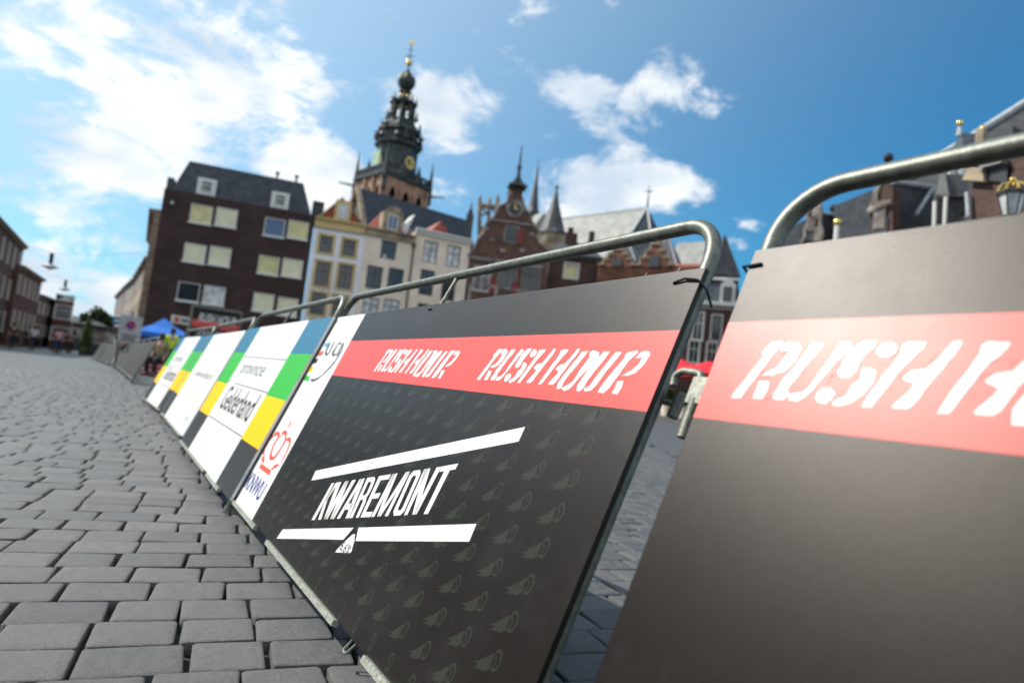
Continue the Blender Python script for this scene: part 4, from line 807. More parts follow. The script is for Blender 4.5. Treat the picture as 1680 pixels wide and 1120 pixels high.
# choir and chapels
A_ = at(1062, 341.4, 74); zR = A_.z; B_ = None
dd = (zR-CAM.z)/(at(905, 361, 1.).z-CAM.z); B_ = at(905, 361, dd)
r = empty('church_choir', (A_.x, A_.y, 0), 'broad pale sunlit slate roof of the church choir with a hipped dark end', 'church')
e = big_roof(r, B_, A_, 6.0, 8.5, M['slate_sunlit'], hipB=.1)
X_ = (A_-B_); X_.z = 0; X_.normalize(); n_ = Vector((X_.y, -X_.x, 0))
b = MB(); b.add([A_+UPZ*.05, A_+X_*4+n_*3.2-UPZ*8.5, A_+n_*6.1-UPZ*8.5, A_+X_*4-n_*3.2-UPZ*8.5, A_-n_*6-UPZ*8.5], [(0, 1, 2), (0, 3, 1), (0, 4, 3)]); b.build('apse_roof', M['slate'], r)  # darker slate paints in the shade of the hip end
b = MB(); b.tube([A_+UPZ*.1, A_+n_*6.15-UPZ*8.4], .1, 5); b.tube([A_+UPZ*.1, A_+X_*4+n_*3.2-UPZ*8.4], .1, 5); b.build('hip_flashing', M['lead'], r)
b = MB(); b.tube([A_, A_+UPZ*2.6], [.12, .04], 6); b.obox(A_+UPZ*1.9, RT0, UPZ, Vector((0, 1, 0)), .4, .05, .05); b.build('finial', M['iron'], r)
b = MB(); b.tube([B_, A_], .14, 6); b.build('ridge', M['lead'], r)
# small sunlit roof between the spires
a = at(878, 352, 96); c = at(893, 349, 92); r = empty('transept_roof', (a.x, a.y, 0), 'small pale sunlit slate roof with dark gable between the needle spire and the stair turret', 'church')
big_roof(r, a, c, 3.5, 5.5, M['slate_sunlit'], hipB=1.2)
# ------------------------------------------------------------ lower brick rows in front of the choir
qa = lambda a, b: (890+a/5.6, 320+b/5.6)
f2 = Fac((903, 414), fp.d2+2, (990, 433), fp.d2+2.5)
r = empty('brick_row_house', f2.P(0, 0), 'dark brick house with one white-framed window showing yellow curtains', 'house')
m = wallmat('dull_dark_brick', (.075, .034, .027), f2.ang, mortar=(.1, .08, .07), var=.25)
u, z = f2.inv(937, 445); H = [(u-.6, z-.65, u+.6, z+.65)]; window(f2, u, z, 1.2, 1.3, r, pane='blind2', bars=(1, 0), surround='wframe', sw=.1)
u, z = f2.inv(922, 492); H += [(u-.6, z-.8, u+.6, z+.8)]; window(f2, u, z, 1.2, 1.6, r, bars=(1, 1))
holed_wall(f2, f2.W, 0, f2.H, H, m, 'wall', r, D=7); cornice(f2, f2.W, f2.H, 'dframe', r, .3); groof(f2, 0, f2.W, f2.H+.01, f2.H+1.9, 7, 'slate_mid', r, 0, hip=1)
u, z = f2.inv(*qa(300, 330)); ch = MB(); ch.obox(f2.P(u, z-1.5, -3.2), f2.X, UPZ, f2.N, .55, 2.0, .5); ch.obox(f2.P(u-.1, z+.7, -3.2), f2.X, UPZ, f2.N, .25, .35, .25); ch.build('chimney', m, r)
u2, z2 = f2.inv(*qa(500, 320)); b = MB(); b.tube([f2.P(u+.5, z-.1, -3.2), f2.P((u+u2)/2, z-.55, -3.2), f2.P(u2, z2-.3, -3.2)], .07, 5); b.obox(f2.P(u2, z2-.8, -3.2), f2.X, UPZ, f2.N, .25, 1.4, .25); b.build('roof_ladder', M['iron'], r)
def stepped(f, cx, ztop, w, h, steps, m, root, name='gable', trim='stone_y'):
    pts = []; 
    for i in range(steps): x = -w/2+w/2*i/steps; pts += [(x, ztop-h+h*i/steps), (x, ztop-h+h*(i+1)/steps)]
    pts = [(-w/2, 0)]+pts+[(-a, b) for a, b in pts[::-1]]+[(w/2, 0)]
    P = [f.P(cx+a, b) for a, b in pts]; g = MB().prism(P, -f.N*.5).build(name, m, root)
    b = MB()
    for i in range(steps):
        x0 = -w/2+w/2*i/steps; 
        for s in (-1, 1): b.obox(f.P(cx+s*(x0+w/4/steps), ztop-h+h*(i+1)/steps+.06, -.25), f.X, UPZ, f.N, w/4/steps+.06, .08, .34)
    b.lathe(f.P(cx, ztop, -.25), [(.25, 0), (.32, .3), (.15, .55), (.2, .8), (.04, 1.5)], 6)
    for i in range(1, steps): b.lathe(f.P(cx-w/2+w/2*i/steps, ztop-h+h*i/steps, -.1), [(.1, .1), (.14, .3), (.03, .7)], 5); b.lathe(f.P(cx+w/2-w/2*i/steps, ztop-h+h*i/steps, -.1), [(.1, .1), (.14, .3), (.03, .7)], 5)
    b.build('gable_trim', M[trim], g)
    b = MB(); b.obox(f.P(cx, ztop-h*.62, .02), f.X, UPZ, f.N, w*.13, h*.2, .05); b.build('window', M['dframe'], g)
    return g
f3 = Fac((985, 433), f2.d2-1, (1165, 452), f2.d2-4)
r = empty('stepped_gable_row', f3.P(0, 0), 'orange-red brick row with two ornate stepped gables and stone obelisks below the choir roof', 'building')
m3 = wallmat('orange_brick', (.19, .065, .036), f3.ang, mortar=(.25, .18, .13), bw=.3, bh=.1, var=.35)
fbox(f3, 0, f3.W, 0, f3.inv(1070, 436)[1], -8, 0).build('wall', m3, r)
for qx, qt, qb, w_ in ((700, 470, 620, 2.6), (1045, 420, 640, 2.5)):
    u, z = f3.inv(*qa(qx, qt)); zb_ = f3.inv(*qa(qx, qb))[1]; stepped(f3, u, z-.3, w_*1.3, max(1.5, z-zb_+.3), 4, m3, r)
    MB().prism([f3.P(u-w_*.55, zb_-.2, -.5), f3.P(u+w_*.55, zb_-.2, -.5), f3.P(u, z-.9, -.5)], -f3.N*5).build('gable_roof', M['slate_sunlit'] if qx == 700 else M['slate_mid'], r)
groof(f3, 0, f3.W, f3.inv(1070, 440)[1], f3.inv(1070, 440)[1]+1.3, 8, 'redtile', r, .02, hip=.8)
# slate pyramids behind the row
def pyramid(name, pa, d, base_px, py_b, mroof, label, hip=None, n=4, rot=None):
    t = at(*pa, d); z0 = at(pa[0], py_b, d).z; rr_ = base_px*d/1105/2*1.3; r = empty(name, (t.x, t.y, 0), label, 'roofed tower')
    a0 = (math.atan2(t.x, t.y) if rot is None else rot); b = MB(); b.lathe(Vector((t.x, t.y, z0)), [(rr_, 0), (.06, t.z-z0)], n, -a0+.5); b.build('roof', M[mroof], r)
    b = MB(); b.lathe(Vector((t.x, t.y, 0)), [(rr_*.93, 0), (rr_*.93, z0)], n, -a0+.5); b.build('wall', M['redbrick'], r)
    b = MB()
    for k in range(n): a = -a0+.5+2*pi*k/n; b.tube([Vector((t.x+rr_*cos(a), t.y+rr_*sin(a), z0)), Vector((t.x, t.y, t.z))], .07, 5)
    b.build('hip_flashing', M['lead'], r); return r
pyramid('slate_pyramid_roof', (1027, 388), 60, 60, 434, 'slate', 'dark slate pyramid roof with pale hip lines directly behind the first stepped gable')
pyramid('slate_pyramid_roof', (1096, 385), 62, 56, 440, 'slate_mid', 'tall grey slate pyramid roof with pale hip lines behind the second stepped gable')
A_ = at(1159, 396, 66); B_ = at(1112, 398.5, (A_.z-CAM.z)/(at(1112, 398.5, 1.).z-CAM.z))
r = empty('chapel_roof', (A_.x, A_.y, 0), 'low pale slate roof with a dark hipped end right of the stepped gables', 'church'); big_roof(r, B_, A_, 4.5, 6, M['slate_sunlit'], hipB=1.5)
# ------------------------------------------------------------ brick mansion seen in the gap
qg = lambda a, b: (1060+a/3.735, 420+b/3.735)
f4 = Fac((1128, 488), 43, (1216, 498), 43)
r = empty('brick_mansion', f4.P(0, 0), 'dark brick mansion with white bands, arched windows and white dormer, seen between two boards', 'house')
m4 = wallmat('deep_red_brown_brick', (.075, .03, .024), f4.ang, mortar=(.08, .06, .05), var=.25)
S_ = [(430, 440, .55, 1.55), (318, 430, .6, 1.75), (292, 585, .62, 1.4), (402, 600, .6, 1.4), (470, 445, .01, .01)]
H = winset(f4, r, [(*qg(a, b), w_, h_, dict(frame='dframe' if a == 430 else 'wframe', bars=(1, 1) if a != 430 else (0, 0), surround='wframe', sw=.07)) for a, b, w_, h_ in S_[:4]])
zt_ = f4.inv(*qg(460, 290))[1]; holed_wall(f4, f4.W, 0, zt_, H, m4, 'wall', r, D=9)
b = MB()
for yy, hh in ((292, .12),): z = f4.inv(*qg(440, yy))[1]; b.obox(f4.P(f4.W/2, z, .06), f4.X, UPZ, f4.N, f4.W/2, hh, .12)
z = f4.inv(*qg(440, 320))[1]
for k in range(14): b.tube([f4.P(f4.W*(k+.5)/14, z, 0), f4.P(f4.W*(k+.5)/14, z, .05)], .07, 8)
b.build('white_bands', M['wframe'], r)
zq = f4.inv(*qg(460, 130))[1]; b = MB(); b.add([f4.P(0, zt_+.1, .05), f4.P(f4.W, zt_+.1, .05), f4.P(f4.W, zt_+.1, -9), f4.P(0, zt_+.1, -9), f4.P(.4, zq, -.9), f4.P(f4.W-.3, zq, -.9), f4.P(f4.W-.3, zq, -8), f4.P(.4, zq, -8)], [(0, 1, 5, 4), (1, 2, 6, 5), (2, 3, 7, 6), (3, 0, 4, 7), (4, 5, 6, 7)]); b.build('roof', M['slate'], r)
fbox(f4, .3, f4.W-.2, zq-.03, zq+.12, -1.3, -.6).build('roof_cornice', M['wframe'], r)
u, z = f4.inv(*qg(500, 225)); d = MB().prism([f4.P(u-.45, z-.8, .05), f4.P(u+.45, z-.8, .05), f4.P(u+.45, z+.5, .05), f4.P(u, z+1.0, .05), f4.P(u-.45, z+.5, .05)], -f4.N*1.2).build('dormer', M['wframe'], r); window(f4, u, z-.1, .5, .9, d, frame='dframe', bars=(0, 0), dep=.09)
t = at(*qg(458, 0), 45); q = at(*qg(458, 130), 45); b = MB(); b.lathe(Vector((q.x, q.y, q.z)), [(1.3, 0), (.05, t.z-q.z+1.4)], 4, .4); b.build('turret_roof', M['slate_mid'], r)
# ------------------------------------------------------------ weigh house on the right
r = empty('weigh_house', (30, 18, 0), 'large dark brick weigh house with steep slate roofs, scrolled gables, dormer and gilded ball finials', 'building')
m5 = wallmat('weigh_house_brick', (.08, .036, .026), R_(-35), mortar=(.08, .07, .06), var=.25)
def FF(pl, pr, d1, d2): return Fac(pl, d1, pr, d2)
fW = FF((1316, 400), (1740, 400), 31, 31)
ze = fW.inv(1450, 400)[1]-.3
fbox(fW, 0, fW.W+14, 0, ze, -14, -.6).build('wall', m5, r)
A0 = at(1388, 356, 33.5); A1 = at(1680, 171, 36.5); dv = (A1-A0); A2 = A1+dv*.35
E0 = fW.P(fW.inv(1388, 400)[0], ze, -.5); E1 = fW.P(fW.W+14, ze, -.5); A3 = A2+fW.X*14; Bk = fW.P(fW.inv(1388, 400)[0], ze, -14)
b = MB(); b.add([A0, A2, A3, E1, E0, Bk, fW.P(fW.W+14, ze, -14)], [(4, 3, 2, 1, 0), (0, 1, 5, 4), (1, 2, 6, 5)]); b.build('main_roof', M['slate_mid'], r)
nn = Vector((0, 0, .06)); b = MB(); b.tube([A0+nn, A2+nn], .17, 6); b.build('hip_flashing', M['lead'], r)
q4 = lambda a, b: (1300+a/5.09, 180+b/5.09)
q6 = lambda a, b: (1480+a/5.6, 160+b/5.6)
# left scrolled gable with its roof
g1 = FF((1318, 392), (1350, 392), 30.5, 30.3)
pts = [(60, 1500), (75, 1120), (110, 1060), (108, 1000), (135, 940), (122, 880), (140, 840), (165, 800), (185, 768), (218, 775), (238, 830), (236, 900), (232, 960), (250, 1010), (252, 1080), (240, 1500)]
P_ = [g1.inv(*q4(*p)) for p in pts]; g = MB().prism([g1.P(*p) for p in P_], -g1.N*.5).build('gable', m5, r)
b = MB(); b.tube([g1.P(u, z, .0) for u, z in P_[1:9]], .09, 6); b.tube([g1.P(u, z, .0) for u, z in P_[9:15]], .09, 6)
for a_, b_ in ((160, 960), (200, 860), (215, 1040)): u, z = g1.inv(*q4(a_, b_)); b.obox(g1.P(u, z, .03), g1.X, UPZ, g1.N, .16, .3, .05)
b.build('gable_trim', M['stone_g'], g); u, z = g1.inv(*q4(158, 1000)); fbox(g1, u-.14, u+.14, z-.5, z+.4, -.02, .04).build('window', M['dframe'], g)
def gable_roof(tl, tr, bl, br, d1, d2, m, name='gable_roof', th=2.2):
    """slope whose visible face runs from a front gable (left) back into the main roof (right)"""
    a, c, e, f = at(*tl, d1), at(*tr, d2), at(*bl, d1), at(*br, d2)
    n = (c-a).cross(e-a).normalized(); n = n if n.dot(CAM-a) < 0 else -n; n.z = -abs(n.z)*.2-.3
    b = MB(); b.prism([a, c, f, e], n.normalized()*th); return b.build(name, m, r)
gable_roof(q4(238, 868), q4(560, 890), q4(240, 1400), q4(560, 1400), 30.8, 35, M['slate'])
b = MB(); b.tube([at(*q4(560, 895), 34.4), at(*q4(480, 1030), 32.5)], .08, 5); b.tube([at(*q4(240, 868), 30.7), at(*q4(560, 888), 34.4)], .08, 5); b.build('valley_flashing', M['lead'], r)
p = at(*q4(342, 880), 32); b = MB(); b.tube([p-UPZ*.3, p+UPZ*.15], .12, 6); b.ball(p+UPZ*.3, .19, 8); b.build('ridge_finial', M['iron'], r)
# middle gable with ball finial
g2 = FF((1426, 376), (1463, 376), 28.5, 28.1)
pts = [(625, 1500), (640, 1000), (660, 950), (655, 880), (640, 855), (668, 800), (700, 740), (706, 690), (735, 615), (745, 500), (770, 470), (795, 500), (800, 600), (838, 640), (838, 720), (835, 800), (838, 1000), (835, 1500)]
P_ = [g2.inv(*q4(*p)) for p in pts]; g = MB().prism([g2.P(*p) for p in P_], -g2.N*.6).build('gable', m5, r)
b = MB(); b.tube([g2.P(u, z, .0) for u, z in P_[4:10]], .09, 6); b.tube([g2.P(*g2.inv(*q4(640, 858)), .05), g2.P(*g2.inv(*q4(835, 775)), .05)], .12, 6)
u, z = g2.inv(*q4(735, 880)); b.obox(g2.P(u, z, .03), g2.X, UPZ, g2.N, .22, .55, .06); u, z = g2.inv(*q4(700, 700)); b.obox(g2.P(u, z-.1, .03), g2.X, UPZ, g2.N, .1, .25, .05)
b.build('gable_trim', M['stone_g'], g); b = MB(); b.lathe(g2.P(*g2.inv(*q4(772, 500)), -.2), [(.3, 0), (.15, .15), (.08, .2), (.08, .34), (.15, .4), (.19, .52), (.15, .64), (.03, .72)], 8); b.build('ball_finial', M['iron'], g); u, z = g2.inv(*q4(735, 965)); fbox(g2, u-.28, u+.28, z-.5, z+.3, -.02, .05).build('window', M['dframe'], g)
gable_roof(q4(835, 600), q6(290, 825), q4(835, 1500), q6(290, 1500), 28.3, 33, M['slate'])
b = MB(); b.tube([at(*q4(835, 600), 28.2), at(*q6(290, 818), 32.4)], .1, 5); b.tube([at(*q6(290, 818), 32.3), at(*q6(130, 1075), 29.5)], .08, 5); b.build('valley_flashing', M['lead'], r)
# small lucarne on the slope
g3 = FF(q6(285, 1120), q6(430, 1120), 27.5, 27.5)
P_ = [g3.inv(*q6(*p)) for p in ((350, 700), (410, 760), (430, 900), (425, 940), (310, 900), (300, 880))]
dm = MB().prism([g3.P(*g3.inv(*q6(*p))) for p in ((345, 695), (400, 700), (430, 905), (312, 895))], -g3.N*.2).build('dormer', M['slate_sunlit'], r)
MB().prism([g3.P(*g3.inv(*q6(*p)), -.1) for p in ((400, 695), (630, 700), (600, 900), (432, 905))], -g3.N*2.5).build('dormer_roof', M['slate_mid'], dm)
b = MB()
for a_ in ((300, 955, 292, 1300), (402, 915, 385, 1300)):
    b.tube([g3.P(*g3.inv(*q6(a_[0], a_[1])), 0), g3.P(*g3.inv(*q6(a_[2], a_[3])), 0)], .065, 6)
b.build('post', M['wframe'], dm); MB().prism([g3.P(*g3.inv(*q6(*p)), -.25) for p in ((320, 900), (430, 905), (600, 905), (480, 1080), (400, 1300), (300, 1300))], -g3.N*1.2).build('opening', M['iron'], dm)  # opening is a solid slab, its inner shade painted as dark colour
for k, (a_, b_) in enumerate(((462, 672), (556, 665))):
    p = at(*q6(a_, b_+15), 31); b = MB(); b.lathe(p-UPZ*.3, [(.16, 0), (.19, .35), (.12, .42), (.14, .55), (.05, .62)], 8); b.build('chimney_pot', M['lead'], r)
# ridge turret with gilded balls
t1, t2 = at(*q6(545, 330), 33), at(*q6(735, 330), 33.4); e = [at(*q6(440, 500), 32.3), at(*q6(560, 480), 31.6), at(*q6(700, 450), 32), at(*q6(790, 430), 34)]
b = MB(); b.add([t1, t2]+e+[at(*q6(470, 520), 35.5)], [(0, 2, 3), (0, 3, 4, 1), (1, 4, 5), (0, 6, 2), (0, 1, 5, 6)]); tr_ = b.build('turret_roof', M['slate'], r)
for (a_, b_), s_ in (((530, 238), 1), ((740, 282), .85)):
    p = at(*q6(a_, b_), 33); b = MB(); b.tube([p-UPZ*.55, p], [.12*s_, .05], 6); b.build('finial_rod', M['lead'], tr_); b = MB(); b.ball(p, .145*s_, 10); b.build('gilded_ball', M['gold'], tr_, smooth=True)
p = at(*q6(722, 420), 32.2); b = MB(); b.box(p, (.3, .3, 1.2)); b.build('chimney', M['stone_y'], r)
# brick stack with stone cap, brick bay behind the lantern
g4 = FF(q6(640, 900), q6(1130, 900), 25.5, 24.5)
pp = lambda pts, w=0: [g4.P(*g4.inv(*q6(*p)), w) for p in pts]
MB().prism(pp([(650, 780), (800, 790), (1000, 760), (1000, 560), (1400, 480), (1400, 1500), (600, 1500)]), -g4.N*2.5).build('bay_wall', m5, r)
b = MB(); b.prism(pp([(600, 770), (640, 700), (640, 650), (690, 640), (790, 690), (800, 785)], .25), -g4.N*1.0); b.build('stone_cap', M['stone_y'], r)
MB().prism(pp([(765, 605), (870, 565), (985, 570), (965, 615), (800, 660), (790, 700), (765, 690)], .3), -g4.N*1.5).build('bay_roof', M['slate_sunlit'], r)
MB().prism(pp([(800, 670), (985, 625), (985, 790), (810, 770)], .1), -g4.N*.2).build('opening', M['iron'], r)  # solid dark slab stands in for the shaded opening
b = MB(); b.tube([pp([(625, 880)], .15)[0], pp([(640, 1100)], .15)[0]], .06, 6); b.build('downspout', M['lead'], r)
p = at(*q6(1125, 275), 33); b = MB(); b.box(p, (.5, .5, .5)); b.build('chimney', M['iron'], r); p = at(*q6(985, 365), 31); b = MB(); b.box(p, (.9, .6, .5)); b.build('roof_vent', M['iron'], r)
p = at(*q4(375, 960), 26); b = MB(); b.tube([Vector((p.x, p.y, p.z-6)), p], .08, 6); tw = empty('flag_post', (p.x, p.y, 0), 'white post with a gilded ball on top in front of the weigh house roof', 'post'); b2 = MB(); b2.tube([Vector((p.x, p.y, gz(p.x)-.1)), p], .09, 8); b2.build('pole', M['wframe'], tw); b2 = MB(); b2.ball(p+UPZ*.08, .15, 10); b2.build('gilded_ball', M['gold'], tw, smooth=True)
# ------------------------------------------------------------ ornate lamp post with a golden crown
p = at(1659, 345, 13.5); r = empty('street_lantern', (p.x, p.y, gz(p.x)), 'black street lantern crowned with gilded ornament in front of the weigh house', 'street lamp'); zc_ = p.z-.1; b = MB(); z0 = gz(p.x)
b.lathe(Vector((p.x, p.y, z0)), [(.22, 0), (.22, .3), (.14, .5), (.09, 1.0), (.07, 1.2), (.05, zc_-z0-.3), (.09, zc_-z0-.2), (.05, zc_-z0-.1), (.12, zc_-z0)], 12); b.build('post', M['iron'], r, smooth=True)
b = MB(); b.lathe(Vector((p.x, p.y, zc_)), [(.11, 0), (.19, .36)], 6); b.build('lantern_glass', M['curtain'], r)
b = MB(); b.lathe(Vector((p.x, p.y, zc_+.36)), [(.23, 0), (.23, .03), (.16, .1)], 6)
for k in range(6): a = k*pi/3; b.tube([Vector((p.x+.11*cos(a), p.y+.11*sin(a), zc_)), Vector((p.x+.19*cos(a), p.y+.19*sin(a), zc_+.36))], .012, 4)
b.build('lantern_frame', M['iron'], r)
b = MB()
for k in range(8): a = k*pi/4; v = Vector((cos(a), sin(a), 0)); o = Vector((p.x, p.y, zc_+.4)); b.tube([o+v*.19, o+v*.20+UPZ*.07, o+v*.15+UPZ*.14, o+v*.05+UPZ*.17], .02, 6); b.ball(o+v*.2+UPZ*.02, .032, 6)
b.ball(Vector((p.x, p.y, zc_+.62)), .05, 8); b.build('crown', M['gold'], r, smooth=True)

# ------------------------------------------------------------ street on the left
def street_house(p1, d1, p2, label, col, floors, nw, H=None, winw=.9, winh=1.5, D=8, trim='wframe', zoff=1.0, roof='slate_mid', group='houses lining the far street', d2=None, pane='curtain', topgap=.9, rev=False):
    if rev: d2 = d1; d1 = (at(*p2, d2).z-CAM.z)/(at(*p1, 1.).z-CAM.z)
    f = Fac(p1, d1, p2, d2); W = f.W; r = empty('terraced_house', f.P(0, 0), label, 'house', group); m = wallmat('house_brick', col, f.ang, mortar=tuple(.7*c+.05 for c in col))
    H = []; fh = (f.H-topgap)/floors
    for j in range(floors):
        for i in range(nw):
            u = W*(i+.5)/nw; z = f.H-topgap-winh*.5-fh*j
            if z-winh/2 < .3: continue
            H.append((u-winw/2, z-winh/2, u+winw/2, z+winh/2)); window(f, u, z, winw, winh, r, pane=pane if (i+j) % 3 else 'glass', bars=(0, 1), surround=trim, sw=.08)
    holed_wall(f, W, 0, f.H, H, m, 'wall', r, D=D); cornice(f, W, f.H, trim if trim != 'wframe' else 'stone_g', r, .3); groof(f, 0, W, f.H+.01, f.H+1.0, D, roof, r, -.1, hip=2)
    for i in range(2): fbox(f, W*(.15+.45*i), W*(.45+.42*i), .1, 2.5, -.1, .02).build('shop_window', M['glass'], r)
    return f
street_house((-70, 291), 52, (39.6, 405), 'dark brick corner house with tall white windows at the photo\'s left edge', (.10, .055, .055), 3, 9, d2=None, winw=.95, winh=1.75)
street_house((32, 434), 78, (69.6, 458.6), 'reddish dark brick house, second in the left-hand row', (.11, .055, .05), 2, 5, winw=1.1, winh=1.7)
street_house((64, 482), 95, (92, 493), 'low grey house with narrow upright windows, third in the left-hand row', (.15, .13, .12), 2, 4, winh=1.3)
f = street_house((91, 491), 100, (120, 507), 'small brown brick house end-on to the street with grey roof and two white windows', (.09, .04, .03), 2, 1, d2=100, winw=1.7, winh=1.7, trim='wframe', pane='bglass', topgap=.6)
street_house((118, 527), 115, (190, 537), 'low dark building closing the far end of the street', (.05, .035, .03), 1, 5, d2=118, winh=1.2)
street_house((247, 396), 60, (254.5, 343), 'tall narrow sandstone front directly behind the brown brick block', (.36, .28, .20), 4, 3, rev=True, trim='stone_y')
f = street_house((224, 455), 70, (246, 421), 'cream house front along the narrow street behind the brown block', (.40, .30, .20), 3, 5, rev=True, trim='wframe', zoff=0)
street_house((207, 471), 92, (223, 457), 'white and brown street front with a blue-grey dormer', (.34, .26, .22), 3, 3, rev=True, trim='wframe')
street_house((191, 487), 116, (206, 472), 'last dim house before the gap at the end of the street', (.22, .17, .15), 3, 3, rev=True)
# the square's west side, left of and behind the camera: unseen houses added so the boards reflect something dark
def added_west_house(x, y0, y1, H_, lb, col):
    f = Fac.__new__(Fac); f.O = Vector((x, y0, 0)); f.W = y1-y0; f.X = Vector((0, 1, 0)); f.N = Vector((1, 0, 0)); f.ang = pi/2; f.H = H_
    r = empty('terraced_house', (x, y0, 0), lb, 'house', 'unseen houses added on the west side of the square'); m = wallmat('house_brick', col, pi/2); H = []
    for j in range(3):
        for i in range(5): u = f.W*(i+.5)/5; z = H_-2-3*j; H.append((u-.5, z-.8, u+.5, z+.8)); window(f, u, z, 1, 1.6, r, bars=(0, 1), pane='glass')
    holed_wall(f, f.W, 0, H_, H, m, 'wall', r, D=8); groof(f, 0, f.W, H_+.01, H_+2, 8, 'slate', r, .2)
added_west_house(-13, -26, -11, 12, 'added brown brick house, unseen outside the frame, behind the camera on the west side', (.09, .05, .04))
added_west_house(-13, -11, 3, 11.2, 'added dark brick house, unseen outside the frame, level with the nearest barrier', (.07, .04, .035))
added_west_house(-13, 3, 17, 12.2, 'added dull red brick house, unseen outside the frame, across from the white boards', (.10, .045, .035))
added_west_house(-13, 17, 31, 11, 'added brown brick house, unseen outside the frame, next to the far street', (.08, .045, .04))
# moss and sand in the joints
q = random.Random(11); b = MB()
for i in range(260):
    k = q.randint(-6, 60); u = q.uniform(-1.5, 1.2)+.2*0; o = Vector((-.33, 1.93, 0))+CX*u+CY*((k+.5)*.168+q.uniform(-.004, .004))
    if o.x > .0 or q.random() < .25: continue
    for j in range(q.randint(6, 26)):
        p = o+CX*q.gauss(0, .022)+CY*q.gauss(0, .003)+UPZ*q.uniform(-.018, -.006); a = Vector((q.gauss(0, 1), q.gauss(0, 1), q.gauss(1, .6))).normalized(); t = a.orthogonal(); w = q.uniform(.0012, .0032); b.poly([p-t*w, p+a*w*2.2, p+t*w])
b.build('moss', M['leaf'], label='tufts of green moss in the joints between the cobbles', kind='stuff')
# ------------------------------------------------------------ trees and hedges
def leafball(c, rx, rz, n, m, name, parent, seed, s=.1):
    q = random.Random(seed); b = MB(); cl = [(Vector((q.gauss(0, .5), q.gauss(0, .5), q.gauss(0, .45)))) for _ in range(16)]
    for i in range(n):
        k = q.choice(cl); v = k+Vector((q.gauss(0, .22), q.gauss(0, .22), q.gauss(0, .2)))
        if v.length > 1.15: v = v.normalized()*q.uniform(.85, 1.1)
        p = c+Vector((v.x*rx, v.y*rx, v.z*rz)); a = Vector((q.gauss(0, 1), q.gauss(0, 1), q.gauss(0, 1))).normalized(); t = a.orthogonal().normalized(); w = s*q.uniform(.6, 1.4)
        b.poly([p-t*w, p+a.cross(t)*w*.6, p+t*w, p-a.cross(t)*w*.6])
    return b.build(name, m, parent)
def tree(px, py, d, rx, rz, label, n=2600, seed=1, s=.13, mm='leaf'):
    c = at(px, py, d); r = empty('tree', (c.x, c.y, 0), label, 'tree'); b = MB(); o = Vector((c.x, c.y, 0)); b.tube([o, o+Vector((.05, 0, c.z*.5)), Vector((c.x, c.y, c.z))], [.2, .14, .06], 8)
    for k in range(6): a = k*1.05; b.tube([o+UPZ*c.z*(.55+.05*k), Vector((c.x+rx*.7*cos(a), c.y+rx*.7*sin(a), c.z+rz*.3*sin(k*2)))], [.07, .02], 5)
    b.build('trunk', M['bark'], r); leafball(c, rx, rz, n, M[mm], 'crown', r, seed, s); return r
tree(160, 524, 62, 1.05, .95, 'small round-crowned tree on the far side of the square', 6500, 3, .13, 'leafd')
c = at(141, 560, 60); r = empty('ivy_column', (c.x, c.y, 0), 'tall narrow yellow-green ivy column beside the round tree', 'shrub')
b = MB(); b.tube([(c.x, c.y, 0), (c.x, c.y, 2.6)], .06, 6); b.build('stem', M['bark'], r); leafball(Vector((c.x, c.y, 1.35)), .28, 1.35, 1100, M['leaf'], 'foliage', r, 5, .09)
c = at(154, 552, 61); r = empty('kiosk', (c.x, c.y, 0), 'small brown kiosk with dark canopy under the round tree', 'kiosk'); b = MB(); b.box((c.x, c.y, 1.6), (1.7, 1.4, 1.3)); b.build('body', M['stone_g'], r); b = MB(); b.box((c.x, c.y, .5), (1.6, 1.3, .95)); b.build('counter', M['iron'], r); b = MB(); b.lathe(Vector((c.x, c.y, 2.26)), [(1.35, 0), (1.35, .12), (.2, .5)], 4, .6); b.build('canopy', M['slate'], r)
# ------------------------------------------------------------ lamps hung over the street
for k, (px, py, d, lb) in enumerate(((82, 437, 46, 'nearer bell-shaped lamp hanging from a wire over the street'), (106, 474, 66, 'farther bell-shaped lamp hanging from a wire over the street'))):
    p = at(px, py, d); r = empty('hanging_street_lamp', (p.x, p.y, p.z), lb, 'street lamp', 'lamps hanging over the street'); b = MB()
    b.lathe(p-UPZ*.05, [(.42, 0), (.42, .04), (.22, .14), (.12, .2)], 14); b.build('lamp_shade', M['lead'], r, smooth=True); b = MB(); b.tube([p+UPZ*.14, p+UPZ*.75], .1, 8); b.build('lamp_body', M['iron'], r)
    b = MB(); b.lathe(p-UPZ*.1, [(.05, -.08), (.2, -.03), (.24, .05)], 10); b.build('bowl', M['wframe'], r, smooth=True)
    b = MB(); sl = 2.2; L0 = p+Vector((-7.3 if k == 0 else -5, 1.5, .75+sl)); R0_ = p+Vector((6.5, -1, .75+1.6)); mid = p+UPZ*.75
    for a_, c_ in ((L0, mid), (mid, R0_)): b.tube([a_.lerp(c_, t/8)-UPZ*(.25*sin(pi*t/8)) for t in range(9)], .007, 4)
    b.build('suspension_wire', M['iron'], r)
